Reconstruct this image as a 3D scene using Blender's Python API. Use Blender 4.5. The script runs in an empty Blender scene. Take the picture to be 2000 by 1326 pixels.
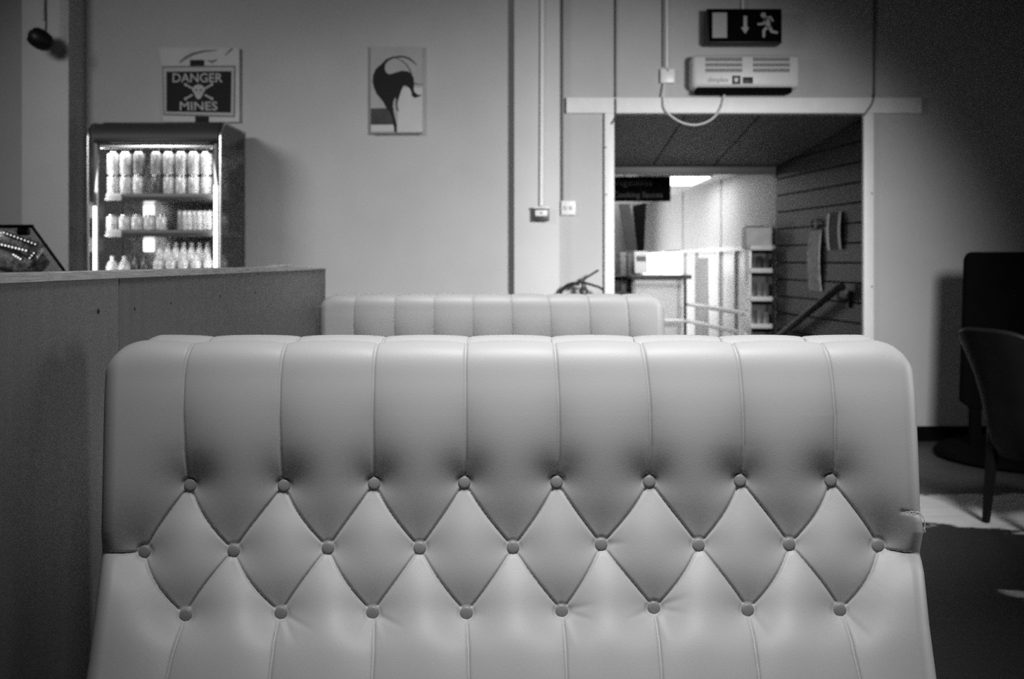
import bpy, bmesh, math, random
import numpy as np
from mathutils import Vector, Matrix
random.seed(7)
SC = bpy.context.scene
COL = SC.collection
F = 1944.0            # focal length in pixels of the 2000 px wide frame
CX, HY, EYE = 1000.0, 510.0, 1.18

# ------------------------------------------------------------------ camera
cam_d = bpy.data.cameras.new('camera'); cam = bpy.data.objects.new('camera', cam_d); COL.objects.link(cam)
cam.location = (0, 0, EYE); cam.rotation_euler = (math.radians(90), 0, 0)
cam_d.sensor_width = 36; cam_d.lens = F / 2000 * 36
cam_d.shift_y = -(663 - HY) / 2000
cam_d.clip_start = .02; cam_d.clip_end = 60
cam_d.dof.use_dof = True; cam_d.dof.focus_distance = 1.46; cam_d.dof.aperture_fstop = 6.3
SC.camera = cam
SC.cycles.use_denoising = False   # keep the fine grain, as in the photograph
SC.cycles.sample_clamp_indirect = 3.0
# ------------------------------------------------------------------ world, exposure
w = bpy.data.worlds.new('world'); SC.world = w; w.use_nodes = True
w.node_tree.nodes['Background'].inputs[0].default_value = (.5, .5, .5, 1)
w.node_tree.nodes['Background'].inputs[1].default_value = .05
SC.view_settings.view_transform = 'Standard'; SC.view_settings.look = 'None'
SC.view_settings.exposure = 0.0; SC.view_settings.gamma = 1.0; SC.view_settings.use_curve_mapping = False

# ------------------------------------------------------------------ lights
def area(name, loc, target, sx, sy, power, spread=180):
    d = bpy.data.lights.new(name, 'AREA'); d.shape = 'RECTANGLE'; d.size = sx; d.size_y = sy
    d.energy = power; d.spread = math.radians(spread)
    o = bpy.data.objects.new(name, d); COL.objects.link(o); o.location = loc
    o.rotation_euler = (Vector(target) - Vector(loc)).to_track_quat('-Z', 'Y').to_euler()
    return o
area('wall_washing_lamp', (2.1, 2.2, 2.05), (.60, 6.5, .42), .6, .5, 45, 68)        # lamp washing the back wall from the right
area('window_daylight_side', (3.4, 2.0, 1.35), (0, 1.8, .95), .8, 1.0, 10, 100)      # window in the right wall
area('ceiling_lamp_centre', (0.0, 2.75, 2.9), (0.0, 3.5, .9), .8, .4, 8.5, 66)
area('ceiling_lamp_near', (.22, .68, 2.9), (0.16, 1.95, .95), .9, .5, 10.5, 52)
area('ceiling_lamp_counter', (-3.1, 3.0, 2.9), (-1.3, 6.5, .8), 1.0, .8, 20, 90)
area('shop_lamp', (1.0, 11.0, 1.96), (1.2, 11.0, 0), .8, 3.0, 34, 170)
area('shop_window_daylight', (0.3, 13.2, 1.0), (2.2, 11.0, .6), 1.5, 1.2, 38, 150)

# ------------------------------------------------------------------ materials (all greys: a monochrome photograph)
MATS = {}
def mat(name, v, rough=.6, metal=0., noise=0., nscale=8., bump=0., bscale=60., spec=.5, stretch=None, coat=0.):
    if name in MATS: return MATS[name]
    m = bpy.data.materials.new(name); m.use_nodes = True; nt = m.node_tree
    b = nt.nodes['Principled BSDF']
    b.inputs['Base Color'].default_value = (v, v, v, 1); b.inputs['Roughness'].default_value = rough
    b.inputs['Metallic'].default_value = metal; b.inputs['Specular IOR Level'].default_value = spec
    b.inputs['Coat Weight'].default_value = coat
    tc = nt.nodes.new('ShaderNodeTexCoord'); mp = nt.nodes.new('ShaderNodeMapping')
    nt.links.new(tc.outputs['Object'], mp.inputs['Vector'])
    if stretch: mp.inputs['Scale'].default_value = stretch
    if noise:
        n = nt.nodes.new('ShaderNodeTexNoise'); n.inputs['Scale'].default_value = nscale; n.inputs['Detail'].default_value = 6
        nt.links.new(mp.outputs[0], n.inputs['Vector'])
        r = nt.nodes.new('ShaderNodeMapRange'); r.inputs['From Min'].default_value = .3; r.inputs['From Max'].default_value = .7
        r.inputs['To Min'].default_value = v * (1 - noise); r.inputs['To Max'].default_value = v * (1 + noise)
        nt.links.new(n.outputs[0], r.inputs['Value']); nt.links.new(r.outputs[0], b.inputs['Base Color'])
    if bump:
        n2 = nt.nodes.new('ShaderNodeTexNoise'); n2.inputs['Scale'].default_value = bscale; n2.inputs['Detail'].default_value = 4
        nt.links.new(mp.outputs[0], n2.inputs['Vector'])
        bp = nt.nodes.new('ShaderNodeBump'); bp.inputs['Strength'].default_value = bump; bp.inputs['Distance'].default_value = .002
        nt.links.new(n2.outputs[0], bp.inputs['Height']); nt.links.new(bp.outputs[0], b.inputs['Normal'])
    MATS[name] = m; return m
def emit(name, v, s):
    m = bpy.data.materials.new(name); m.use_nodes = True; b = m.node_tree.nodes['Principled BSDF']
    b.inputs['Base Color'].default_value = (v, v, v, 1)
    b.inputs['Emission Color'].default_value = (1, 1, 1, 1); b.inputs['Emission Strength'].default_value = s
    MATS[name] = m; return m
def glass(name, tint=.95, alpha=.14, rough=.03):
    m = bpy.data.materials.new(name); m.use_nodes = True; nt = m.node_tree
    for n in list(nt.nodes): nt.nodes.remove(n)
    o = nt.nodes.new('ShaderNodeOutputMaterial'); t = nt.nodes.new('ShaderNodeBsdfTransparent'); g = nt.nodes.new('ShaderNodeBsdfGlossy')
    t.inputs[0].default_value = (tint, tint, tint, 1); g.inputs['Roughness'].default_value = rough
    x = nt.nodes.new('ShaderNodeMixShader'); x.inputs[0].default_value = alpha
    nt.links.new(t.outputs[0], x.inputs[1]); nt.links.new(g.outputs[0], x.inputs[2]); nt.links.new(x.outputs[0], o.inputs[0])
    MATS[name] = m; return m

M_WALL = mat('wall_paint', .46, .7, noise=.04, nscale=3, bump=.25, bscale=90)
M_PILLAR = mat('pillar_paint', .56, .6, noise=.03, nscale=4)
M_CEIL = mat('ceiling_paint', .25, .9, noise=.03)
M_WHITE = mat('white_gloss_paint', .78, .45, noise=.04, nscale=12)
M_PLASTIC = mat('white_plastic', .75, .35, noise=.02)
M_CREAM = mat('cream_enamel', .6, .4, noise=.03)
M_BLACK = mat('black_plastic', .008, .45, noise=.2, spec=.3)
M_BLACKM = mat('matt_black', .004, .95, noise=.2, spec=.05)
M_DARKM = mat('dark_grey_metal', .06, .4, metal=.3, noise=.1)
M_GREYM = mat('grey_enamel', .08, .45, metal=.1, noise=.06)
M_ALU = mat('brushed_aluminium', .6, .28, metal=1, noise=.05)
M_CHROME = mat('chrome', .8, .12, metal=1)
M_LEATHER = mat('grey_leatherette', .40, .50, noise=.03, nscale=5, bump=.08, bscale=420, spec=.4)
M_BUTTON = mat('button_leatherette', .22, .45, noise=.05, bump=.2, bscale=420)
M_FRAY = mat('frayed_backing', .62, .9, noise=.1)
M_WOOD = mat('veneer', .11, .5, noise=.09, nscale=4, bump=.1, bscale=30, stretch=(9, 9, .7))
M_PLY = mat('plywood_edge', .42, .6, noise=.3, nscale=14, bump=.3, bscale=40, stretch=(1, 1, 26))
M_HOLE = mat('screw_hole_dark', .01, .9, noise=.1)
M_BOARD = mat('dark_stained_board', .006, .5, noise=.12, nscale=4, stretch=(6, 1, 1))
M_SLOPE = mat('dark_ceiling_panel', .085, .6, noise=.06)
M_GROOVE = mat('groove_black', .008, .9)
M_CHAIRL = mat('black_leather', .006, .42, noise=.15, bump=.2, bscale=200, spec=.05)
M_CHAIRW = mat('dark_wood_leg', .006, .55, noise=.15, spec=.1)
M_RAIL = mat('rail_white', .92, .3)
M_SHOPW = mat('shop_wall_panel', .5, .6, noise=.03)
M_SHOPWHITE = mat('shop_white_panel', .78, .4, noise=.02)
M_LAMP = emit('fridge_tube', 1, 3.5); M_REFLECT = emit('reflection_glow', 1, 1.6); M_LAMP2 = emit('shop_ceiling_tube', 1, 7); M_PANE = emit('bright_window_pane', 1, 2.2)
M_GLASS = glass('clear_glass'); M_GLASS2 = glass('case_glass', .96, .12, .08)
M_SIGNW = mat('sign_white', .42, .6, noise=.06, nscale=30); M_SIGNB = mat('sign_black', .003, .9, spec=.05)
M_CANVAS = mat('canvas_grey', .42, .8, noise=.12, nscale=14); M_CANVAS2 = mat('canvas_pale', .56, .8, noise=.06, nscale=9)
M_INKD = mat('ink_dark', .03, .8, noise=.2); M_INKB = mat('ink_black', .006, .8); M_INKM = mat('ink_mid', .16, .8, noise=.1)

# ------------------------------------------------------------------ geometry helpers
def P(px, py, z): return Vector(((px - CX) / F * z, z, EYE - (py - HY) / F * z))
LOC = {}
def link(name, me, m, parent=None, smooth=True):
    o = bpy.data.objects.new(name, me); COL.objects.link(o)
    if m is not None and not me.materials: me.materials.append(m)
    if parent is not None:
        o.parent = parent; L = LOC.get(parent, Vector((0, 0, 0)))
        me.transform(Matrix.Translation(-L)); LOC[o] = L
    if smooth:
        for p in me.polygons: p.use_smooth = True
        if len(me.polygons) < 60000:
            me.set_sharp_from_angle(angle=math.radians(38))
    return o
def obj(name, bm, m, parent=None, smooth=True):
    bmesh.ops.recalc_face_normals(bm, faces=bm.faces)
    me = bpy.data.meshes.new(name); bm.to_mesh(me); bm.free()
    return link(name, me, m, parent, smooth)
def tag(o, label, cat, group=None, kind=None):
    o['label'] = label; o['category'] = cat
    if group: o['group'] = group
    if kind: o['kind'] = kind
    return o
def thing(name, label, cat, loc=(0, 0, 0), group=None, kind=None):
    o = bpy.data.objects.new(name, None); COL.objects.link(o); o.location = loc; o.empty_display_size = .05
    LOC[o] = Vector(loc); return tag(o, label, cat, group, kind)
def struct(name, bm, m, parent=None):
    o = obj(name, bm, m, parent)
    o['kind'] = 'structure'
    return o
def origin(o):
    """move a one-mesh thing's origin to the middle of its base"""
    vs = [v.co for v in o.data.vertices]
    c = Vector(((min(v.x for v in vs) + max(v.x for v in vs)) / 2, (min(v.y for v in vs) + max(v.y for v in vs)) / 2, min(v.z for v in vs)))
    o.data.transform(Matrix.Translation(-c)); o.location = c; return o
def B(): return bmesh.new()
def box(bm, lo, hi, bev=0., rot=None, piv=None):
    lo = Vector(lo); hi = Vector(hi)
    r = bmesh.ops.create_cube(bm, size=1)
    vs = r['verts']; c = (lo + hi) / 2; s = hi - lo
    for v in vs: v.co = Vector((v.co.x * s.x, v.co.y * s.y, v.co.z * s.z)) + c
    if bev > 0:
        es = list({e for v in vs for e in v.link_edges})
        rr = bmesh.ops.bevel(bm, geom=es, offset=bev, segments=3, affect='EDGES', profile=.5)
        vs = list({v for f in rr['faces'] for v in f.verts} | {v for v in vs if v.is_valid})
    if rot is not None:
        p = Vector(piv) if piv is not None else c
        for v in vs: v.co = rot @ (v.co - p) + p
    return vs
def boxm(lo, hi, bev=0., rot=None, piv=None):
    bm = B(); box(bm, lo, hi, bev, rot, piv); return bm
def prism(bm, pts, d):
    """polygon pts (3D) extruded by vector d"""
    a = [bm.verts.new(p) for p in pts]; b = [bm.verts.new(Vector(p) + Vector(d)) for p in pts]
    n = len(a); bm.faces.new(a); bm.faces.new(b[::-1])
    for i in range(n): bm.faces.new((a[i], b[i], b[(i + 1) % n], a[(i + 1) % n]))
def tube(bm, pts, r, n=10, closed=False):
    pts = [Vector(p) for p in pts]; N = len(pts)
    rs = r if isinstance(r, (list, tuple)) else [r] * N
    rings = []; up = Vector((0.31, .17, .93)).normalized()
    for i, p in enumerate(pts):
        t = (pts[min(i + 1, N - 1)] - pts[max(i - 1, 0)]).normalized()
        if abs(t.dot(up)) > .95: up = Vector((.93, .1, .2)).normalized()
        x = up.cross(t).normalized(); y = t.cross(x); up = y
        rings.append([bm.verts.new(p + rs[i] * (math.cos(a) * x + math.sin(a) * y)) for a in [2 * math.pi * k / n for k in range(n)]])
    for i in range(N - 1):
        for k in range(n): bm.faces.new((rings[i][k], rings[i][(k + 1) % n], rings[i + 1][(k + 1) % n], rings[i + 1][k]))
    bm.faces.new(rings[0][::-1]); bm.faces.new(rings[-1])
def smoothpath(pts, n=6):
    pts = [Vector(p) for p in pts]; out = []
    for i in range(len(pts) - 1):
        p0 = pts[max(i - 1, 0)]; p1 = pts[i]; p2 = pts[i + 1]; p3 = pts[min(i + 2, len(pts) - 1)]
        for k in range(n):
            t = k / n
            out.append(.5 * ((2 * p1) + (p2 - p0) * t + (2 * p0 - 5 * p1 + 4 * p2 - p3) * t * t + (3 * p1 - p0 - 3 * p2 + p3) * t ** 3))
    out.append(pts[-1]); return out
def lathe(bm, prof, c=(0, 0, 0), n=20, mtx=None):
    """prof: list of (r, h) turned about +Z at c"""
    rings = []
    c = Vector(c)
    for r, h in prof:
        ring = []
        for k in range(n):
            a = 2 * math.pi * k / n
            v = Vector((max(r, 1e-5) * math.cos(a), max(r, 1e-5) * math.sin(a), h))
            if mtx is not None: v = mtx @ v
            ring.append(bm.verts.new(v + c))
        rings.append(ring)
    for i in range(len(rings) - 1):
        for k in range(n): bm.faces.new((rings[i][k], rings[i][(k + 1) % n], rings[i + 1][(k + 1) % n], rings[i + 1][k]))
    bm.faces.new(rings[0][::-1]); bm.faces.new(rings[-1])
def text_obj(s, m, center, width, parent, name='lettering', depth=.0006, height=None, shear=0.):
    cu = bpy.data.curves.new(name, 'FONT'); cu.body = s; cu.align_x = 'CENTER'; cu.align_y = 'CENTER'; cu.extrude = depth; cu.resolution_u = 3; cu.offset = .012
    to = bpy.data.objects.new(name, cu); COL.objects.link(to)
    dg = bpy.context.evaluated_depsgraph_get(); me = bpy.data.meshes.new_from_object(to.evaluated_get(dg))
    bpy.data.objects.remove(to); bpy.data.curves.remove(cu)
    xs = [v.co.x for v in me.vertices]; ys = [v.co.y for v in me.vertices]
    W = max(xs) - min(xs); H = max(ys) - min(ys); sx = width / W; sy = (height / H) if height else sx
    mx, my = (max(xs) + min(xs)) / 2, (max(ys) + min(ys)) / 2
    for v in me.vertices:
        x, y, z = v.co; v.co = Vector(((x - mx) * sx, -z, (y - my) * sy)) + Vector(center)
    me.materials.clear()
    return link(name, me, m, parent, smooth=False)
def poly_px(bm, pts, z, d=.002):
    prism(bm, [P(x, y, z) for x, y in pts], (0, d, 0))
def ribbon(bm, pts, ws, z, d=.001):
    """flat ribbon along pixel points with pixel half widths"""
    n = len(pts); L = []; R = []
    for i, (x, y) in enumerate(pts):
        x0, y0 = pts[max(i - 1, 0)]; x1, y1 = pts[min(i + 1, n - 1)]
        l = math.hypot(x1 - x0, y1 - y0) or 1; nx, ny = -(y1 - y0) / l, (x1 - x0) / l
        L.append((x + nx * ws[i], y + ny * ws[i])); R.append((x - nx * ws[i], y - ny * ws[i]))
    for i in range(n - 1):
        poly_px(bm, [L[i], L[i + 1], R[i + 1], R[i]], z, d)

# ================================================================== THE ROOM
WZ = 6.545   # distance of the back wall
OX0, OX1 = P(1199, 0, WZ).x, P(1689, 0, WZ).x
OZ = P(0, 221, WZ).z
WX1 = 2.372            # right side of the wall opening, hidden behind the jamb
CEILZ = 3.05
bm = B()
box(bm, (-5.0, WZ, 0), (OX0, WZ + .12, CEILZ)); box(bm, (WX1, WZ, 0), (4.2, WZ + .12, CEILZ)); box(bm, (OX0, WZ, OZ), (WX1, WZ + .12, CEILZ))
struct('wall_back', bm, M_WALL)
struct('wall_left', boxm((-5.1, -3.2, 0), (-5.0, WZ + .12, CEILZ)), M_WALL)
struct('wall_right', boxm((4.2, -3.2, 0), (4.3, WZ + .12, CEILZ)), M_WALL)
struct('wall_front', boxm((-5.1, -3.3, 0), (4.3, -3.2, CEILZ)), M_WALL)
struct('ceiling', boxm((-5.1, -3.3, CEILZ), (4.3, WZ + .12, CEILZ + .1)), M_CEIL)
# floor: dark boards with pale, ragged-edged patches
mf = bpy.data.materials.new('patterned_floor'); mf.use_nodes = True; nt = mf.node_tree; N = nt.nodes; Lk = nt.links
bs = N['Principled BSDF']; bs.inputs['Roughness'].default_value = .5
tc = N.new('ShaderNodeTexCoord'); sp = N.new('ShaderNodeSeparateXYZ')
nz = N.new('ShaderNodeTexNoise'); nz.inputs['Scale'].default_value = 9; nz.inputs['Detail'].default_value = 7; nz.inputs['Roughness'].default_value = .65
mpn = N.new('ShaderNodeMapping'); mpn.inputs['Scale'].default_value = (.55, 1.0, 1)
Lk.new(tc.outputs['Object'], mpn.inputs[0]); Lk.new(mpn.outputs[0], nz.inputs['Vector'])
def mth(op, a, b=None):
    n = N.new('ShaderNodeMath'); n.operation = op
    for i, s in enumerate((a, b)):
        if s is None: continue
        if isinstance(s, (int, float)): n.inputs[i].default_value = s
        else: Lk.new(s, n.inputs[i])
    return n.outputs[0]
Lk.new(tc.outputs['Object'], sp.inputs[0])
X, Y = sp.outputs[0], sp.outputs[1]
j = mth('MULTIPLY', mth('SUBTRACT', nz.outputs[0], .5), .42)
Yj = mth('ADD', Y, j)
def step(a, lo, hi):
    n = N.new('ShaderNodeMapRange'); n.inputs['From Min'].default_value = lo; n.inputs['From Max'].default_value = hi
    Lk.new(a, n.inputs['Value']); return n.outputs[0]
inv = lambda a: mth('SUBTRACT', 1.0, a)
far_edge = inv(step(Yj, 5.02, 5.06))
near_edge = step(mth('ADD', Yj, mth('MULTIPLY', X, .42)), 5.24, 5.28)
patch1 = mth('MULTIPLY', far_edge, near_edge)
p2 = mth('MULTIPLY', inv(step(Yj, 3.55, 3.58)), step(mth('ADD', Yj, mth('MULTIPLY', X, 1.5)), 6.15, 6.2))
p2 = mth('MULTIPLY', p2, step(Yj, 2.7, 2.74))
patch = mth('MAXIMUM', patch1, p2)
zone = step(Yj, 4.98, 5.1)       # greyer boards towards the wall
base = mth('ADD', .014, mth('MULTIPLY', zone, .045))
nf = N.new('ShaderNodeTexNoise'); nf.inputs['Scale'].default_value = 5; nf.inputs['Detail'].default_value = 8
mp2 = N.new('ShaderNodeMapping'); mp2.inputs['Scale'].default_value = (1, 7, 1); mp2.inputs['Rotation'].default_value = (0, 0, .5)
Lk.new(tc.outputs['Object'], mp2.inputs[0]); Lk.new(mp2.outputs[0], nf.inputs['Vector'])
base = mth('MULTIPLY', base, mth('ADD', .6, mth('MULTIPLY', nf.outputs[0], .8)))
mixn = mth('ADD', mth('MULTIPLY', base, inv(patch)), mth('MULTIPLY', patch, mth('ADD', .34, mth('MULTIPLY', nf.outputs[0], .3))))
Lk.new(mixn, bs.inputs['Base Color'])
struct('floor', boxm((-5.1, -3.3, -.1), (4.3, 6.9, 0)), mf)
# pillars
def pillar(px0, px1, zf, name='pillar'):
    x0, x1 = P(px0, 0, zf).x, P(px1, 0, zf).x
    struct(name, boxm((x0, zf, 0), (x1, WZ, CEILZ), .004), M_PILLAR)
pillar(42, 134, 6.30)
pillar(1004, 1093, 6.46)
# baseboards
struct('baseboard_right', boxm((OX1 + .07, WZ - .025, 0), (4.2, WZ, P(0, 832, WZ).z), .004), M_BLACKM)
struct('baseboard_left', boxm((-5.0, WZ - .025, 0), (P(1004, 0, 6.46).x, WZ, .10), .004), M_BLACKM)
# doorway frame
door = bpy.data.objects.new('door_1', None); COL.objects.link(door); door['kind'] = 'structure'; LOC[door] = Vector((0, 0, 0))
ZF = WZ - .035
a, b = P(1106, 190, ZF), P(1801, 221, ZF)
obj('lintel', boxm((a.x, ZF, b.z), (b.x, WZ, a.z), .005), M_WHITE, door)
x0, x1 = P(1181, 0, ZF).x, P(1200, 0, ZF).x
obj('jamb', boxm((x0, ZF, 0), (x1, WZ + .12, b.z), .004), M_WHITE, door)
x0, x1 = P(1687, 0, ZF).x, P(1707, 0, ZF).x
obj('jamb', boxm((x0, ZF, 0), (x1, WZ, b.z), .004), M_WHITE, door)
bm = B()
for px, py in ((1183, 288), (1184, 380), (1703, 378), (1703, 560)):
    p = P(px, py, ZF); lathe(bm, [(.0, .0), (.006, .0), (.004, .003), (0, .003)], p, 10, Matrix.Rotation(math.pi / 2, 3, 'X'))
obj('screw', bm, M_GREYM, door)

# ================================================================== PASSAGE AND SHOP BEYOND
def wallX(z): return 2.375 - .1185 * (z - WZ - .12)
PZ = 8.25
# boarded right wall of the passage
bm = B(); h = .1375; z0 = WZ + .12; zz = -.75
k = 0
while zz < 2.15:
    top = min(zz + h - .013, 2.15)
    prism(bm, [(wallX(z0), z0, zz), (wallX(PZ), PZ, zz), (wallX(PZ), PZ, top), (wallX(z0), z0, top)], (.03, 0, 0))
    zz += h
struct('wall_passage_right', bm, M_BOARD); bm = B()
prism(bm, [(wallX(z0) + .012, z0, -.75), (wallX(PZ) + .012, PZ, -.75), (wallX(PZ) + .012, PZ, 2.15), (wallX(z0) + .012, z0, 2.15)], (.05, 0, 0))
struct('wall_passage_backing', bm, M_GROOVE)
struct('wall_passage_left', boxm((OX0 - .15, z0, -.75), (OX0 - .05, PZ, 2.2)), M_BOARD)
# sloping ceiling of the passage in three panels with dark joints
ZA, ZB = P(0, 226, z0).z, P(0, 326, PZ).z
bm = B()
xs = [OX0 - .1, 1.16, 1.66, 2.42]
for i in range(3):
    g = .006
    prism(bm, [(xs[i] + g, z0, ZA), (xs[i + 1] - g, z0, ZA), (xs[i + 1] - g, PZ, ZB), (xs[i] + g, PZ, ZB)], (0, 0, .02))
prism(bm, [(xs[0], z0, ZA + .012), (xs[3], z0, ZA + .012), (xs[3], PZ, ZB + .012), (xs[0], PZ, ZB + .012)], (0, 0, .03))
struct('ceiling_passage', bm, M_SLOPE)
# header at the far end, with the rounded corner of the opening
HZ = P(0, 341, PZ + .05).z
bm = B()
box(bm, (OX0 - .15, PZ, HZ), (wallX(PZ) + .05, PZ + .05, ZB + .05), .004)
cxp = P(1513, 0, PZ + .02).x
r = .04; pts = [Vector((cxp, PZ, HZ))]
for k in range(7):
    t = math.pi / 2 * k / 6; pts.append(Vector((cxp - r + r * math.sin(t), PZ, HZ - r + r * math.cos(t))))
prism(bm, pts[:1] + pts[1:], (0, .05, 0))
struct('trim_1', bm, M_GREYM)
# ramp down
bm = B(); prism(bm, [(OX0 - .15, 6.9, 0), (OX0 - .15, PZ + .3, -.6), (OX0 - .15, PZ + .3, -.7), (OX0 - .15, 6.9, -.1)], (2.0, 0, 0))
struct('floor_ramp', bm, M_DARKM)
# shop
def shopX(z): return P(1512, 0, PZ + .06).x + .03 - .040 * (z - 8.3)
SZ = 14.9; SC_Z = EYE + .832; SF = -.6; DZ = EYE + .137
bm = B()
prism(bm, [(shopX(PZ + .06) , PZ + .06, DZ), (shopX(SZ), SZ, DZ), (shopX(SZ), SZ, SC_Z), (shopX(PZ + .06), PZ + .06, SC_Z)], (.08, 0, 0))
for zj in (10.2, 12.05):
    prism(bm, [(shopX(zj) - .012, zj - .02, DZ), (shopX(zj) - .012, zj + .03, DZ), (shopX(zj) - .012, zj + .03, SC_Z), (shopX(zj) - .012, zj - .02, SC_Z)], (.05, 0, 0))
struct('wall_shop_right', bm, M_SHOPW)
bm = B()
prism(bm, [(shopX(PZ + .06), PZ + .06, SF), (shopX(12.0), 12.0, SF), (shopX(12.0), 12.0, DZ), (shopX(PZ + .06), PZ + .06, DZ)], (.08, 0, 0))
for zj in (9.6, 10.2, 11.3, 11.9):
    prism(bm, [(shopX(zj) - .03, zj - .03, SF), (shopX(zj) - .03, zj + .05, SF), (shopX(zj) - .03, zj + .05, DZ), (shopX(zj) - .03, zj - .03, DZ)], (.05, 0, 0))
prism(bm, [(shopX(PZ + .06) - .03, PZ + .06, DZ - .04), (shopX(12.0) - .03, 12.0, DZ - .04), (shopX(12.0) - .03, 12.0, DZ), (shopX(PZ + .06) - .03, PZ + .06, DZ)], (.05, 0, 0))
struct('wall_shop_panelling', bm, M_SHOPWHITE)
bm = B()
za, zb = 10.75, 11.25
prism(bm, [(shopX(za) - .005, za, -.1), (shopX(zb) - .005, zb, -.1), (shopX(zb) - .005, zb, DZ - .1), (shopX(za) - .005, za, DZ - .1)], (.02, 0, 0))
struct('window_2', bm, mat('dim_glazing', .32, .2, noise=.05))
wn = bpy.data.objects.new('window_1', None); COL.objects.link(wn); wn['kind'] = 'structure'; LOC[wn] = Vector((0, 0, 0))
bm = B(); prism(bm, [(shopX(12.05), 12.05, .2), (shopX(SZ), SZ, .2), (shopX(SZ), SZ, DZ - .02), (shopX(12.05), 12.05, DZ - .02)], (.04, 0, 0))
obj('pane', bm, M_PANE, wn)
bm = B()
for zj in (12.06, 13.4, 14.85): prism(bm, [(shopX(zj) - .01, zj - .03, SF), (shopX(zj) - .01, zj + .03, SF), (shopX(zj) - .01, zj + .03, DZ), (shopX(zj) - .01, zj - .03, DZ)], (.05, 0, 0))
prism(bm, [(shopX(12.0), 12.0, SF), (shopX(SZ), SZ, SF), (shopX(SZ), SZ, .2), (shopX(12.0), 12.0, .2)], (.06, 0, 0))
obj('frame', bm, M_SHOPWHITE, wn)
struct('wall_shop_back', boxm((-1.5, SZ, SF), (2.3, SZ + .1, SC_Z)), M_SHOPW)
struct('wall_shop_left', boxm((-1.6, PZ + .06, SF), (-1.5, SZ + .1, SC_Z)), M_SHOPW)
struct('ceiling_shop', boxm((-1.6, PZ + .06, SC_Z), (2.5, SZ + .1, SC_Z + .1)), M_SHOPWHITE)
struct('floor_shop', boxm((-1.6, PZ + .3, SF - .1), (2.5, SZ + .1, SF)), mat('shop_floor', .5, .4, noise=.05))
# shop ceiling light
t = thing('ceiling_light', 'bright rectangular ceiling light in the shop beyond the doorway', 'light', (1.6, 10.1, SC_Z))
obj('frame', boxm((1.22, 9.62, SC_Z - .018), (1.94, 10.62, SC_Z)), M_PLASTIC, t)
obj('diffuser', boxm((1.24, 9.64, SC_Z - .026), (1.92, 10.60, SC_Z - .018), .003), M_LAMP2, t)
# hanging shop sign
a, b = P(1180, 345, 9.3), P(1310, 393, 9.3)
t = thing('aisle_sign', 'black hanging shop sign with two faint lines of lettering', 'sign', ((a.x + b.x) / 2, 9.3, b.z))
obj('board', boxm((a.x - .1, 9.3, b.z), (b.x, 9.33, a.z), .004), M_BLACKM, t)
obj('hanger', boxm((1.05, 9.312, a.z), (1.06, 9.318, SC_Z)), M_GREYM, t)
obj('hanger', boxm((1.4, 9.312, a.z), (1.41, 9.318, SC_Z)), M_GREYM, t)
M_FAINT = mat('faint_lettering', .07, .7)
c = P(1236, 358, 9.298); text_obj('Vegetables', M_FAINT, c, .36, t)
c = P(1246, 382, 9.298); text_obj('Cooking Sauces', M_FAINT, c, .46, t)
# white shop counter, railing post and rails
zc = 10.5
a, b = P(1236, 537, zc), P(1345, 545, zc)
t = thing('shop_counter', 'white shop counter with a thin dark top below the bright window', 'counter', ((a.x + b.x) / 2, zc, SF))
obj('body', boxm((a.x + .03, zc + .02, SF), (b.x - .06, zc + .34, b.z), .006), M_SHOPWHITE, t)
obj('worktop', boxm((a.x - .02, zc - .02, b.z), (b.x + .03, zc + .36, a.z), .005), M_DARKM, t)
obj('edge_band', boxm((a.x + .02, zc - .005, b.z - .055), (b.x - .045, zc + .02, b.z - .008), .003), M_WHITE, t)
obj('kick_board', boxm((a.x + .05, zc + .005, SF), (b.x - .08, zc + .02, SF + .1)), M_GREYM, t)
zp = 10.2
p0 = P(1338, 545, zp)
t = thing('stair_railing', 'white two-rail handrail with a dark corner post in the shop', 'railing', (p0.x, zp, SF))
bm = B(); tube(bm, [(p0.x, zp, SF), (p0.x, zp, p0.z)], .017); lathe(bm, [(0, 0), (.026, 0), (.026, .02), (0, .025)], (p0.x, zp, p0.z), 14)
obj('post', bm, M_DARKM, t)
for py0, py1, pxl in ((594, 613, None), (627, 652, 1285)):
    A = P(1345, py0, zp); C = P(1457, py1, zp * (py0 - HY) / (py1 - HY))
    C = Vector((A.x + .16, C.y, A.z)); bm = B()
    tube(bm, [A, C], .021)
    obj('rail', bm, M_RAIL, t)
A = P(1285, 627, zp); bm = B(); tube(bm, [A, P(1345, 627, zp)], .021); obj('rail', bm, M_RAIL, t)
q = P(1457, 613, 8.6)
bm = B(); tube(bm, [(p0.x + .16, 8.45, SF), (p0.x + .16, 8.45, P(0, 594, zp).z)], .017); obj('post', bm, M_WHITE, t)
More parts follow.
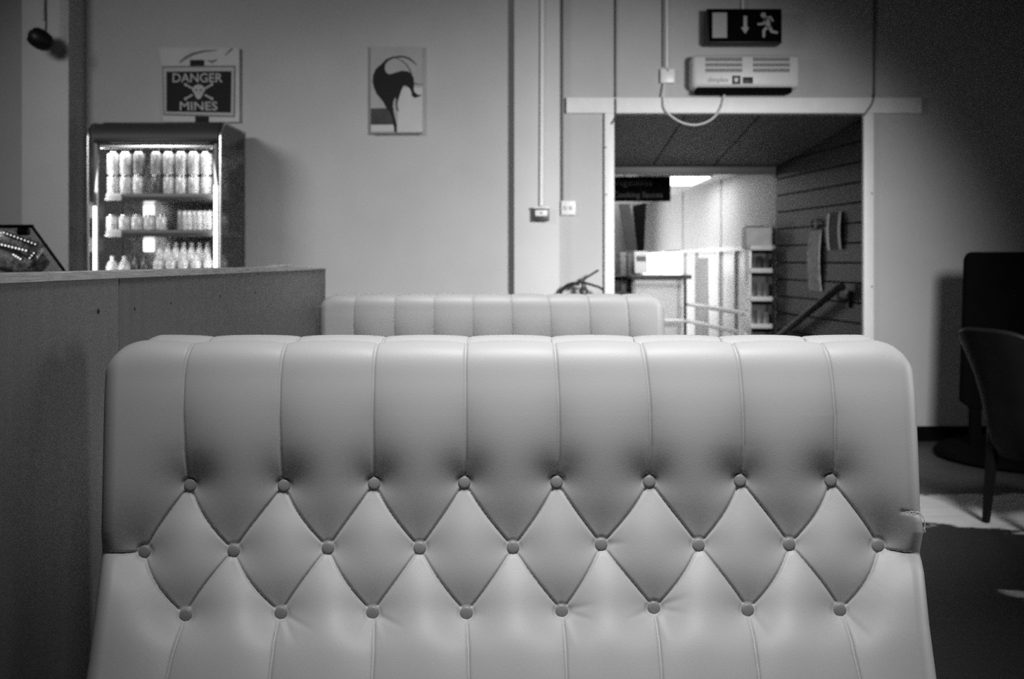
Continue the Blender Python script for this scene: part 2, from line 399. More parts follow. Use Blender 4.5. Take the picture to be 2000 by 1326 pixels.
# shelving with dark goods on the left of the passage opening
zs = 10.9
a, b = P(1150, 398, zs), P(1246, 580, zs)
t = thing('shop_shelving', 'dark shop shelving behind the left door jamb', 'shelving', ((a.x + b.x) / 2, zs, SF))
obj('back_panel', boxm((a.x, zs + .3, SF), (P(1258, 0, zs).x, zs + .32, a.z)), M_INKM, t)
for zsh in (SF + .05, -.1, P(0, 570, zs).z, P(0, 537, zs).z):
    obj('shelf', boxm((a.x, zs, zsh - .02), (P(1246, 0, zs).x, zs + .3, zsh), .003), M_DARKM, t)
obj('upright', boxm((a.x - .02, zs - .01, SF), (a.x, zs + .32, a.z)), M_DARKM, t)
obj('upright', boxm((P(1246, 0, zs).x, zs - .01, SF), (P(1249, 0, zs).x, zs + .32, P(0, 500, zs).z)), M_DARKM, t)
def slab(name, quad, z, m, label, cat, d=.04, group=None):
    bm = B(); poly_px(bm, quad, z, d); bmesh.ops.bevel(bm, geom=list(bm.edges), offset=.004, segments=2, affect='EDGES')
    return tag(origin(obj(name, bm, m)), label, cat, group)
slab('hanging_banner', [(1208, 398), (1230, 398), (1243, 488), (1224, 488)], zs + .1, M_INKD, 'dark slanting banner left of the grey wall in the shop', 'banner')
slab('hanging_banner', [(1236, 402), (1262, 396), (1258, 490), (1246, 490)], zs + .2, M_BLACKM, 'black narrow banner beside the pale shop wall', 'banner')
slab('notice_card', [(1239, 491), (1264, 491), (1265, 533), (1240, 534)], zs - .1, M_SHOPWHITE, 'white card with a grey band standing on the shop counter end', 'card', .015)
bm = B(); poly_px(bm, [(1243, 500), (1262, 500), (1262, 510), (1243, 510)], zs - .102, .002); obj('printed_band', bm, M_INKM)
pb = bpy.data.objects['printed_band']; nc = bpy.data.objects['notice_card']; pb.data.transform(Matrix.Translation(-nc.location)); pb.parent = nc
for i, (px, py0, py1, v) in enumerate(((1204, 505, 534, .05), (1217, 493, 534, .2), (1232, 496, 534, .12), (1206, 548, 567, .03), (1219, 545, 567, .22), (1232, 550, 567, .06))):
    zq = zs + .08
    a1, b1 = P(px - 6, py0, zq), P(px + 6, py1, zq)
    up = 'upper' if py1 < 540 else 'lower'
    o = obj('goods_packet', boxm((a1.x, zq, P(0, 537 if up == 'upper' else 570, zs).z), (b1.x, zq + .08, a1.z), .006), mat('packet_%d' % i, v, .5, noise=.3, nscale=20))
    tag(origin(o), '%s packet on the %s dark shop shelf, %s from the door jamb' % ('dark' if v < .1 else 'grey', up, ('first', 'second', 'third')[i % 3]), 'packet', 'packets on the shop shelves')
# magazine rack by the shop wall
zr = 8.42
a = P(1462, 480, zr); b = P(1511, 660, zr)
t = thing('magazine_rack', 'magazine rack with pale shelf edges at the end of the dark boarded wall', 'rack', ((a.x + b.x) / 2, zr, SF))
obj('back_panel', boxm((a.x + .02, zr + .16, SF), (b.x - .01, zr + .175, a.z)), M_GREYM, t)
for x in (a.x + .01, b.x - .015): obj('upright', boxm((x, zr, SF), (x + .012, zr + .175, a.z)), M_ALU, t)
shz = [P(0, y, zr).z for y in (486, 530, 585, 638, 700, 760)]
for z in shz:
    obj('shelf', boxm((a.x, zr - .04, z - .006), (b.x - .003, zr + .16, z), .001), M_SHOPWHITE, t)
    obj('shelf_lip', boxm((a.x, zr - .05, z - .012), (b.x - .003, zr - .04, z + .028), .003), M_SHOPWHITE, t)
rowname = ['top', 'second', 'third', 'fourth']
rnd = random.Random(4)
for r_, z in enumerate(shz[1:5]):
    x = a.x + .03; k = 0
    while x < b.x - .06 and k < 4:
        wd = .052; hh = .12 + rnd.random() * .035
        bm = B(); box(bm, (x, zr + .02, z + .001), (x + wd - .006, zr + .04, z + hh), .001, Matrix.Rotation(math.radians(-14), 3, 'X'), (x, zr + .02, z))
        o = obj('magazine', bm, mat('cover_%d' % rnd.randrange(6), [.03, .08, .18, .4, .05, .12][rnd.randrange(6)], .35, noise=.4, nscale=16))
        tag(origin(o), 'magazine on the %s shelf of the shop rack, %s from its left end' % (['second', 'third', 'fourth', 'lowest'][r_], ['first', 'second', 'third', 'fourth'][k]), 'magazine', 'magazines in the shop rack')
        x += wd; k += 1
bm = B(); a1, b1 = P(1456, 442, zr), P(1508, 474, zr)
box(bm, (a1.x, zr - .03, P(0, 486, zr).z), (b1.x, zr + .14, a1.z), .006)
t2 = thing('leaflet_box', 'grey leaflet box on top of the magazine rack', 'box', ((a1.x + b1.x) / 2, zr, P(0, 486, zr).z))
obj('carton', bm, mat('carton_grey', .6, .5, noise=.15, nscale=15), t2)
obj('flap', boxm((a1.x - .004, zr - .036, a1.z - .010), (b1.x - .03, zr + .0, a1.z + .002), .003), M_INKM, t2)

# things on the passage wall
def onwall(z, zz, off=.0): return Vector((wallX(z) - off, z, zz))
def wallquad(name, pz0, pz1, z_top, z_bot, m, off, d, parent=None, bow=0.):
    bm = B(); n = 6; vs = []
    for i in range(n + 1):
        zt = z_top + (z_bot - z_top) * i / n; o = off + bow * math.sin(math.pi * i / n)
        vs.append([onwall(pz0, zt, o), onwall(pz1, zt, o)])
    rows = [[bm.verts.new(p) for p in r] for r in vs]; rb = [[bm.verts.new(p + Vector((d, 0, 0))) for p in r] for r in vs]
    for i in range(n):
        bm.faces.new((rows[i][0], rows[i][1], rows[i + 1][1], rows[i + 1][0])); bm.faces.new((rb[i][0], rb[i + 1][0], rb[i + 1][1], rb[i][1]))
        for s in (0, 1): bm.faces.new((rows[i][s], rows[i + 1][s], rb[i + 1][s], rb[i][s]))
    bm.faces.new((rows[0][0], rb[0][0], rb[0][1], rows[0][1])); bm.faces.new((rows[n][0], rows[n][1], rb[n][1], rb[n][0]))
    return obj(name, bm, m, parent)
def zat(px): return (2.375 + .1185 * (WZ + .12)) / ((px - CX) / F + .1185)
za, zb = zat(1583), zat(1606); zm = (za + zb) / 2
t = thing('wall_hanging', 'long pale grey wall hanging on the dark boarded wall', 'wall hanging', onwall(zm, P(0, 568, zm).z, .004))
wallquad('cloth', za, zb, P(0, 449, zm).z, P(0, 568, zm).z, mat('pale_cloth', .4, .9, noise=.3, nscale=18), .012, .008, t, .015)
bm = B(); c = onwall(zm, P(0, 438, zm).z, .02)
tube(bm, [c + Vector((0, .05 * math.cos(a), .038 * math.sin(a))) for a in [i * math.pi / 8 for i in range(17)]], .009, 8)
obj('ring', bm, M_INKM, t)
za, zb = zat(1620), zat(1646); zm = (za + zb) / 2
t = thing('wall_scroll', 'short dark wall scroll with two white side borders', 'wall hanging', onwall(zm, P(0, 487, zm).z, .004))
wallquad('panel', za, zb, P(0, 415, zm).z, P(0, 487, zm).z, mat('scroll_dark', .03, .7, noise=.3), .012, .008, t, .01)
dz = (zb - za)
wallquad('border', za, za + dz * .13, P(0, 416, zm).z, P(0, 488, zm).z, mat('scroll_border', .6, .8), .016, .006, t, .01)
wallquad('border', zb - dz * .13, zb, P(0, 415, zm).z, P(0, 487, zm).z, MATS['scroll_border'], .016, .006, t, .01)
# dark handrail down the passage
t = thing('handrail', 'black handrail sloping down along the boarded passage wall', 'handrail', onwall(6.8, .6, .06))
z1, z2 = zat(1658), zat(1540)
A = onwall(z1, P(0, 562, z1).z, .07); C = onwall(z2, P(0, 655, z2).z, .07); D = A + (C - A) * 1.35
bm = B(); tube(bm, [A + Vector((.03, -.02, .012)), A, C, D], .026, 12); obj('rail', bm, M_BLACK, t)
bm = B(); tube(bm, [A + Vector((0, .02, -.01)), A + Vector((0, .02, -.07)), onwall(A.y + .02, A.z - .10, -.005)], .012, 8); box(bm, (wallX(A.y) - .012, A.y - .03, A.z - .14), (wallX(A.y) + .01, A.y + .05, A.z - .02), .003)
obj('bracket', bm, M_BLACK, t)
q = A + (C - A) * .8; bm = B(); tube(bm, [q, q + Vector((0, 0, -.06)), onwall(q.y, q.z - .10, -.005)], .012, 8); obj('bracket', bm, M_BLACK, t)

# ================================================================== THE BUTTONED BOOTH BENCH
def px_width(py, tab):
    ys = [a for a, _ in tab]; xs = [b for _, b in tab]
    return np.interp(py, ys, xs)
LEFT = [(600, 209), (700, 207), (800, 203), (950, 200), (1040, 198), (1080, 200), (1120, 195), (1200, 185), (1300, 172), (1326, 168), (1450, 150)]
RIGHT = [(600, 1779), (700, 1781), (760, 1788), (800, 1790), (900, 1794), (990, 1797), (1005, 1798), (1018, 1801), (1040, 1803), (1062, 1799), (1080, 1796), (1100, 1801), (1120, 1805), (1220, 1815), (1326, 1829), (1450, 1848)]
def zfront(py):
    t = np.maximum(np.asarray(py, dtype=float) - 724, 0)
    return 1.46 - 2.318e-7 * t ** 2 + .018 * np.exp(-t / 85)
R1 = [(372, 947), (555, 948), (731, 944), (907, 942), (1087, 941), (1268, 940), (1445, 938), (1622, 938)]
R2 = [(283, 1077), (457, 1075), (641, 1070), (820, 1070), (1002, 1069), (1174, 1063), (1364, 1064), (1541, 1063), (1714, 1065)]
R3 = [(363, 1201), (549, 1197), (728, 1196), (911, 1197), (1097, 1193), (1277, 1187), (1460, 1191), (1640, 1191)]
SEAMS = [
 [(365, 560), (364, 690), (359, 740), (357, 800), (361, 880), (366, 920), (372, 947)],
 [(551, 560), (550, 690), (547, 740), (545, 800), (547, 870), (551, 920), (555, 948)],
 [(732, 560), (731, 690), (729, 760), (728, 820), (729, 880), (731, 944)],
 [(909, 560), (909, 690), (909, 800), (910, 900), (907, 942)],
 [(1083, 560), (1085, 690), (1090, 760), (1092, 830), (1092, 900), (1087, 941)],
 [(1256, 560), (1258, 690), (1265, 740), (1270, 800), (1271, 870), (1268, 940)],
 [(1440, 560), (1441, 690), (1447, 740), (1451, 800), (1452, 870), (1449, 910), (1445, 938)],
 [(1616, 560), (1618, 690), (1626, 750), (1631, 810), (1631, 880), (1628, 915), (1622, 938)],
 [(363, 1201), (355, 1225), (346, 1250), (335, 1285), (326, 1326), (300, 1450)],
 [(549, 1197), (543, 1216), (536, 1250), (531, 1290), (527, 1326), (520, 1450)],
 [(728, 1196), (731, 1216), (730, 1270), (727, 1326), (725, 1450)],
 [(911, 1197), (913, 1230), (915, 1270), (916, 1326), (918, 1450)],
 [(1097, 1193), (1101, 1220), (1105, 1270), (1107, 1326), (1112, 1450)],
 [(1277, 1187), (1282, 1215), (1288, 1260), (1293, 1326), (1302, 1450)],
 [(1460, 1191), (1464, 1212), (1472, 1245), (1478, 1285), (1483, 1326), (1495, 1450)],
 [(1640, 1191), (1650, 1212), (1661, 1245), (1670, 1285), (1680, 1326), (1700, 1450)],
 [(150, 1078), (200, 1079), (240, 1080), (283, 1077)],
 [(1714, 1065), (1735, 1074), (1765, 1079), (1797, 1080), (1850, 1080)],
]
def bow(a, b, k=11):
    out = []
    for i in range(9):
        t = i / 8; x = a[0] + (b[0] - a[0]) * t; y = a[1] + (b[1] - a[1]) * t
        off = k * (x - 1000) / 700 + (2.5 if b[0] < a[0] else -2.5)
        out.append((x + off * 4 * t * (1 - t), y + 4 * t * (1 - t) * 3))
    return out
for i, a in enumerate(R1):
    SEAMS.append(bow(a, R2[i])); SEAMS.append(bow(a, R2[i + 1]))
for i, a in enumerate(R3):
    SEAMS.append(bow(R2[i], a, 14)[::1]); SEAMS.append(bow(R2[i + 1], a, 14))
def dseg(px, py, a, b):
    ax, ay = a; bx, by = b; dx, dy = bx - ax, by - ay
    t = np.clip(((px - ax) * dx + (py - ay) * dy) / (dx * dx + dy * dy), 0, 1)
    return np.hypot(px - ax - t * dx, py - ay - t * dy), t
def dpoly(px, py, pl):
    d = np.full(px.shape, 1e6)
    for a, b in zip(pl[:-1], pl[1:]): d = np.minimum(d, dseg(px, py, a, b)[0])
    return d
PLEATS = [((549, 1197), (612, 1232), 1, 6), ((549, 1197), (578, 1258), 1, 6), ((549, 1197), (556, 1265), -1, 7),
          ((728, 1196), (790, 1228), 1, 6), ((728, 1196), (700, 1240), .6, 6), ((728, 1196), (745, 1250), -1, 7),
          ((1097, 1193), (1165, 1180), .9, 7), ((1097, 1193), (1160, 1212), .9, 6), ((1097, 1193), (1122, 1260), -1, 8),
          ((1277, 1187), (1345, 1165), .9, 7), ((1277, 1187), (1225, 1210), .9, 6), ((1277, 1187), (1340, 1198), .7, 6), ((1277, 1187), (1305, 1255), -1, 8),
          ((1460, 1191), (1500, 1240), .8, 7), ((1640, 1191), (1700, 1245), .9, 7), ((1640, 1191), (1672, 1265), -.8, 8),
          ((1174, 1063), (1225, 1060), .6, 6), ((911, 1197), (960, 1205), .3, 7)]
HC = {}
def relief(px, py, flat=True):
    """metres towards the viewer, 0 on the flat of the padding"""
    pil = np.ones(px.shape); crease = np.zeros(px.shape)
    for s in SEAMS:
        d = dpoly(px, py, s); pil *= 1 - np.exp(-d / 40.0) * .97
        crease = np.maximum(crease, np.exp(-(d / 2.3) ** 2))
    a0 = np.arange(560, 1480, 4.0); a1 = np.interp(a0, [600, 700, 780, 860, 940, 1000, 1200, 1260, 1330], [.006, .005, .008, .018, .033, .040, .034, .016, .009])
    kk = np.hanning(23); a1 = np.convolve(np.pad(a1, 11, mode='edge'), kk / kk.sum(), 'valid'); amp = np.interp(py, a0, a1)
    h = -amp * (1 - pil)
    for bx, by in R1 + R2 + R3:
        d = np.hypot(px - bx, (py - by))
        h -= .016 * np.exp(-d / 40.0)
    h -= .0034 * crease
    for a, b, s, wd in PLEATS:
        d, t = dseg(px, py, a, b); h -= s * .0028 * np.exp(-(d / wd) ** 2) * np.clip(1.05 - t, 0, 1) * np.clip(t * 6, 0, 1)
    for bx, by in (R1 + R2 + R3) if flat else ():
        d = np.hypot(px - bx, py - by); wgt = np.exp(-(d / 16.5) ** 8)
        hc = HC[(bx, by)]; h = h * (1 - wgt) + hc * wgt
    # the torn, folded edge
    d, t = dseg(px, py, (1762, 999), (1800, 1006)); h -= .0016 * np.exp(-(d / 4) ** 2)
    h += .0004 * np.exp(-(((px - 1800) / 20) ** 2 + ((py - 1030) / 18) ** 2))
    return h
for bx, by in R1 + R2 + R3:
    HC[(bx, by)] = float(relief(np.array([[bx + 13., bx - 13., bx]]), np.array([[by * 1., by * 1., by * 1.]]), False)[0, :2].mean() - .001)
def build_front():
    pyF = np.concatenate([np.arange(1440, 1335, -8), np.arange(1335, 725, -2.2)])
    nroll = 60
    U = 760; u = np.linspace(0, 1, U)
    rows = []
    L = px_width(pyF, LEFT); Rr = px_width(pyF, RIGHT); Z = zfront(pyF)
    PX = L[:, None] + (Rr - L)[:, None] * u[None, :]; PY = np.repeat(pyF[:, None], U, 1)
    H = relief(PX, PY)
    # round the vertical side edges back
    e = np.minimum(PX - L[:, None], Rr[:, None] - PX)
    edge = .024 * (1 - np.sqrt(np.clip(1 - ((26 - np.clip(e, 0, 26)) / 26) ** 2, 0, 1)))
    Zr = Z[:, None] - H + edge
    co = np.stack([(PX - CX) / F * Zr, Zr, EYE - (PY - HY) / F * Zr], -1)
    # rolled top
    y0 = 724.0; zt = 1.478; Zs = EYE - (y0 - HY) / F * zt; HT = (EYE - .1200) - Zs
    px0 = float(px_width(y0, LEFT)); px1 = float(px_width(y0, RIGHT)); PXr = px0 + (px1 - px0) * u; Xr = (PXr - CX) / F * zt
    s_ = np.linspace(0, 1, nroll); roll = []
    em = np.minimum(Xr - Xr[0], Xr[-1] - Xr); rc = .055
    drop = (rc - np.sqrt(np.clip(rc * rc - (rc - np.clip(em, 0, rc)) ** 2, 0, None))) / rc
    for k, s in enumerate(s_):
        th = s * math.pi * .86
        arc = y0 - s * 95
        h = relief(PXr, np.full(U, arc)) + np.interp(arc, [600, 724], [.001, 0.])
        cz = zt + .036 - .036 * math.cos(th); hz = (HT if th < math.pi / 2 else HT * .85) * math.sin(th) + (HT * .15 if th >= math.pi / 2 else 0)
        ny, nzv = -math.cos(th), math.sin(th)
        e2 = np.minimum(PXr - px0, px1 - PXr); ed = .024 * (1 - np.sqrt(np.clip(1 - ((26 - np.clip(e2, 0, 26)) / 26) ** 2, 0, 1)))
        cs = max(0, math.cos(th)); off = (ed - h) * cs; yy = cz + off + (ny * h if cs == 0 else 0)
        Xk = Xr + (PXr - CX) / F * off
        zz = Zs + hz * (1 - .8 * drop) + nzv * h - (y0 - HY) / F * off
        roll.append(np.stack([Xk, yy, zz], -1))
    nF = len(co); co = np.concatenate([co, np.stack(roll)], 0)
    W = 17; kn = np.hanning(2 * W + 3)[1:-1]; kn /= kn.sum(); a_ = nF - 40; b_ = nF + 34
    seg = co[a_ - W:b_ + W]; sm = sum(kn[i] * seg[i:i + (b_ - a_)] for i in range(2 * W + 1))
    wt = np.sin(np.linspace(0, math.pi, b_ - a_)) ** .5; co[a_:b_] = co[a_:b_] * (1 - wt[:, None, None]) + sm * wt[:, None, None]
    # side returns
    def side(col, sx):
        out = []
        for d in (.006, .02, .05, .09):
            c = co[:, col].copy(); c[:, 1] = np.maximum(c[:, 1], c[:, 1] + 0) + d * np.linspace(1, 1, len(c)); c[:, 1] = np.minimum(c[:, 1], 1.548); c[:, 0] += sx * .002
            out.append(c)
        return np.stack(out, 1)
    full = np.concatenate([side(0, -1)[:, ::-1], co, side(-1, 1)], 1)
    return full
def grid_mesh(name, co, mtl, parent):
    n, m = co.shape[:2]; me = bpy.data.meshes.new(name)
    idx = np.arange(n * m).reshape(n, m)
    f = np.stack([idx[:-1, :-1], idx[:-1, 1:], idx[1:, 1:], idx[1:, :-1]], -1).reshape(-1, 4)
    me.vertices.add(n * m); me.vertices.foreach_set('co', co.reshape(-1).astype(np.float32))
    me.loops.add(f.size); me.loops.foreach_set('vertex_index', f.reshape(-1).astype(np.int32))
    me.polygons.add(len(f)); me.polygons.foreach_set('loop_start', np.arange(0, f.size, 4, dtype=np.int32))
    me.polygons.foreach_set('use_smooth', np.ones(len(f), dtype=bool))
    me.update(); me.validate()
    me.materials.append(mtl)
    L = LOC.get(parent, Vector((0, 0, 0)))
    o = bpy.data.objects.new(name, me); COL.objects.link(o); me.transform(Matrix.Translation(-L)); o.parent = parent; LOC[o] = L
    return o
bench = thing('booth_bench', 'large button-tufted grey leatherette booth bench filling the near view', 'bench', (0, 1.5, 0), 'tufted booth benches')
grid_mesh('front_upholstery', build_front(), M_LEATHER, bench)
# rear cushion whose rolled top shows above the front one
def build_rear():
    sx = [(-.590)] + [(s[1][0] - CX) / F * 1.46 for s in SEAMS[:8]] + [.588]
    U = 420; Xr = np.linspace(-.590, .588, U)
    d = np.full(U, 1e3)
    for x in sx[1:-1]: d = np.minimum(d, np.abs(Xr - x))
    bul = -.0035 * np.exp(-d / .022) - .0015 * np.exp(-(d / .002) ** 2)
    em = np.minimum(Xr - Xr[0], Xr[-1] - Xr); rc = .035
    drop = rc - np.sqrt(np.clip(rc * rc - (rc - np.clip(em, 0, rc)) ** 2, 0, None))
    rows = []
    prof = [(1.545, .90, -1, 0)]
    for k in range(17):
        th = math.pi * k / 16; prof.append((1.592 - .047 * math.cos(th), (EYE - .1205) - .032 + .032 * math.sin(th), -math.cos(th), math.sin(th)))
    prof += [(1.645, .9, 1, 0), (1.66, .5, 1, 0), (1.67, .05, 1, 0)]
    for y, z, ny, nz_ in prof:
        zz = z + nz_ * (bul + .003) - drop * .8 * (1 if z > .95 else 0)
        rows.append(np.stack([Xr, y + ny * bul, zz], -1))
    co = np.stack(rows)
    l = co[:, :1].copy(); l[:, :, 1] = 1.6; rr = co[:, -1:].copy(); rr[:, :, 1] = 1.6
    return np.concatenate([l, co, rr], 1)[:, ::-1]
grid_mesh('rear_upholstery', build_rear(), M_LEATHER, bench)
# fine piping where the channels cross the top seam
for s in SEAMS[:8]:
    bm = B(); X0 = (s[1][0] - CX) / F * 1.46
    tube(bm, smoothpath([(X0, 1.553, EYE - .132), (X0, 1.566, EYE - .1255), (X0, 1.580, EYE - .1235), (X0, 1.60, EYE - .1255)], 3), .0022, 6)
    obj('top_piping', bm, M_LEATHER, bench)
# buttons
for bx, by in R1 + R2 + R3:
    h = float(relief(np.array([[float(bx)]]), np.array([[float(by)]]))[0, 0]); z = float(zfront(by)) - h
    bm = B(); prof = [(0, -.006), (.0090, -.006), (.0094, -.002), (.0096, .0), (.0094, .0012), (.0085, .0024), (.0065, .0031), (.003, .0035), (0, .0036)]
    lathe(bm, prof, P(bx, by, z + .0004), 24, Matrix.Rotation(math.radians(84), 3, 'X'))
    obj('button', bm, M_BUTTON, bench)
# torn corner with loose threads
rnd = random.Random(11); bm = B()
def thread(x, y, x2, y2, z, bend):
    pts = [P(x + (x2 - x) * t + bend * math.sin(t * 3.1) + rnd.uniform(-.8, .8), y + (y2 - y) * t + rnd.uniform(-.8, .8), z) for t in [i / 6 for i in range(7)]]
    tube(bm, pts, [.0007, .0008, .0007, .0007, .0006, .0005, .0003], 5)
zt = float(zfront(1005)) - .004
for i in range(9): thread(1764 + i * 3.5, 1000 + rnd.uniform(-2, 3), 1770 + i * 3.5 + rnd.uniform(-3, 8), 1004 + rnd.uniform(-7, 4), zt, rnd.uniform(-3, 3))
thread(1790, 998, 1804, 1014, zt, 3); thread(1804, 1014, 1806, 1034, zt, 1.5); thread(1805, 1030, 1803, 1040, zt, 2); thread(1804, 1032, 1808, 1041, zt, 1); thread(1776, 1006, 1788, 1003, zt, 2); thread(1797, 996, 1799, 990, zt, 1)
obj('frayed_tear', bm, M_FRAY, bench)['label'] = 'pale frayed threads at a tear in the edge'
# seat, plinth and inner frame below the picture
obj('seat', boxm((-.585, .93, .36), (.585, 1.40, .47), .025), M_LEATHER, bench)
obj('plinth', boxm((-.56, 1.0, 0), (.56, 1.64, .36), .004), M_WOOD, bench)
obj('inner_frame', boxm((-.56, 1.50, .36), (.56, 1.60, .98), .004), M_WOOD, bench)
# the second bench: a copy one booth further on
b2 = bench.copy(); COL.objects.link(b2); b2.location = bench.location + Vector((-.068, 2.02, 0.006))
b2.location.z = 0
b2['label'] = 'grey ribbed booth bench further back, between the partition and the doorway'
for ch in list(bench.children):
    if ch.name.startswith('frayed'): continue
    c_ = ch.copy(); COL.objects.link(c_); c_.parent = b2

# ------------------------------------------------------------------ divider beside the booths
DX = -.695; DT = .03
zend = 3.71
ztop = EYE - .0160; zcap = ztop - .0140
t = thing('booth_divider', 'veneered wooden partition with a pale plywood top edge left of the benches', 'partition', (DX, 2.0, 0))
zj = DX * F / (233 - CX)
obj('panel', boxm((DX - DT, .35, .0), (DX, zj - .002, zcap), .0012), M_WOOD, t)
obj('panel', boxm((DX - DT, zj + .002, .0), (DX, zend, zcap), .0012), M_WOOD, t)
# cap: plywood edged strip, its far end worn to a blunt point
zc0, zc1 = 3.0, 3.62
bm = B()
path = [(.35, 1), (2.6, 1), (2.9, 1), (3.0, 1.25), (3.06, 1.45), (3.12, 1.3), (3.2, .95), (3.4, .65), (zend, .3)]
vs = []
for y, k in path:
    hh = zcap + .0140 * k
    vs.append([bm.verts.new(p) for p in ((DX + .004, y, zcap), (DX + .004, y, hh - .002), (DX + .002, y, hh), (DX - DT - .002, y, hh), (DX - DT - .004, y, hh - .002), (DX - DT - .004, y, zcap))])
for i in range(len(vs) - 1):
    for k in range(6): bm.faces.new((vs[i][k], vs[i][(k + 1) % 6], vs[i + 1][(k + 1) % 6], vs[i + 1][k]))
bm.faces.new(vs[0]); bm.faces.new(vs[-1][::-1])
obj('cap_strip', bm, M_PLY, t)
for px, py, r in ((192, 608, .0042), (263, 603, .003), (334, 592, .0025), (430, 578, .003), (498, 571, .0035)):
    z = DX * F / (px - CX); p = P(px, py, z)
    bm = B(); lathe(bm, [(0, -.002), (r, -.002), (r, .0006), (r * .6, .0008), (0, .0004)], p, 14, Matrix.Rotation(math.radians(90), 3, 'Y'))
    obj('screw_hole', bm, M_HOLE, t)

# ================================================================== DRINKS FRIDGE
FZ = 5.90
fx0, fx1 = P(172, 0, FZ).x, P(432, 0, FZ).x
BK = 6.42
ztopF = P(0, 241, FZ + .12).z
fr = thing('drinks_fridge', 'open-fronted glass-sided drinks fridge with a dark curved canopy', 'fridge', ((fx0 + fx1) / 2, 6.15, 0))
# canopy: curved side profile
zb_ = P(0, 278, FZ).z
prof = [(BK, ztopF), (FZ + .14, ztopF)]
for k in range(1, 9):
    a = math.pi / 2 * k / 8; prof.append((FZ + .14 - .14 * math.sin(a), ztopF - .10 * (1 - math.cos(a))))
prof += [(FZ + .004, zb_), (FZ + .06, zb_), (FZ + .07, zb_ + .02), (BK, zb_ + .02)]
bm = B(); prism(bm, [Vector((fx0 + .02, y, z)) for y, z in prof], (fx1 - fx0 - .04, 0, 0)); obj('canopy', bm, mat('dark_canopy', .035, .6, noise=.08), fr)
bm = B()
box(bm, (fx0 + .04, FZ - .004, zb_ - .002), (fx1 - .03, FZ + .004, zb_ + .022), .002)
obj('canopy_trim', bm, M_BLACK, fr)
bm = B()
box(bm, (fx0 + .04, FZ - .002 + .12, ztopF - .002), (fx1 - .03, FZ + .2, ztopF + .006), .002)
obj('top_edge', bm, M_BLACK, fr)
obj('back_panel', boxm((fx0, BK, .1), (fx1, BK + .03, ztopF)), mat('fridge_back', .3, .22, metal=.3, noise=.4, nscale=25), fr)
obj('base', boxm((fx0, FZ - .02, .0), (fx1, BK + .03, .98), .01), M_GREYM, fr)
# glass sides with metal edge strips
for x, nm in ((fx0, 'l'), (fx1 - .006, 'r')):
    bm = B()
    pr = [(BK, .98), (BK, ztopF), (FZ + .14, ztopF)]
    for k in range(1, 9):
        a = math.pi / 2 * k / 8; pr.append((FZ + .14 - .14 * math.sin(a), ztopF - .10 * (1 - math.cos(a))))
    pr += [(FZ, .98)]
    prism(bm, [Vector((x, y, z)) for y, z in pr], (.006, 0, 0)); obj('side_glass', bm, glass('smoked_side_glass', .62, .16, .05) if 'smoked_side_glass' not in MATS else MATS['smoked_side_glass'], fr)
    bm = B(); tube(bm, [Vector((x + .003, y - .004, z)) for y, z in pr[2:]], .0075, 8); obj('edge_strip', bm, M_ALU, fr)
# front posts and their vertical light tubes
for px, y0_, y1_ in ((186, 403, 560), (421.5, 362, 560)):
    x = P(px, 0, FZ + .01).x
    obj('post', boxm((x - .014, FZ + .012, .98), (x + .014, FZ + .03, zb_), .003), M_GREYM, fr)
    bm = B(); tube(bm, [(x, FZ + .004, P(0, y1_, FZ).z), (x, FZ + .004, P(0, y0_, FZ).z)], .0095, 10); obj('light_tube', bm, M_LAMP, fr)
# lamp under the canopy
ix0, ix1 = P(193, 0, FZ).x, P(417, 0, FZ).x
obj('lamp_housing', boxm((ix0, FZ + .01, zb_ - .036), (ix1, FZ + .04, zb_ - .014), .004), M_ALU, fr)
bm = B(); tube(bm, [(ix0 + .05, FZ + .06, zb_ - .02), (ix1 - .05, FZ + .06, zb_ - .02)], .010, 10); obj('light_tube', bm, emit('canopy_tube', 1, 2.0), fr)
def strip(name, loc, target, sx, sy, power):
    o = area(name, loc, target, sx, sy, power, 180); return o
xl, xr_ = P(186, 0, FZ).x, P(421.5, 0, FZ).x
strip('fridge_strip_left', (xl + .012, FZ + .006, 1.30), (xl + .30, FZ + .25, 1.30), .03, .62, .65)
strip('fridge_strip_right', (xr_ - .012, FZ + .006, 1.30), (xr_ - .30, FZ + .25, 1.30), .03, .62, .75)
strip('fridge_strip_left_upper', (xl + .012, FZ + .006, 1.72), (xl + .30, FZ + .25, 1.68), .03, .26, .40)
strip('fridge_strip_right_upper', (xr_ - .012, FZ + .006, 1.72), (xr_ - .30, FZ + .25, 1.68), .03, .26, .45)
strip('fridge_canopy_strip', ((xl + xr_) / 2, FZ + .05, zb_ - .04), ((xl + xr_) / 2, FZ + .2, 1.3), .6, .03, .25)
S1, S2, S3 = 1.556, 1.340, 1.085
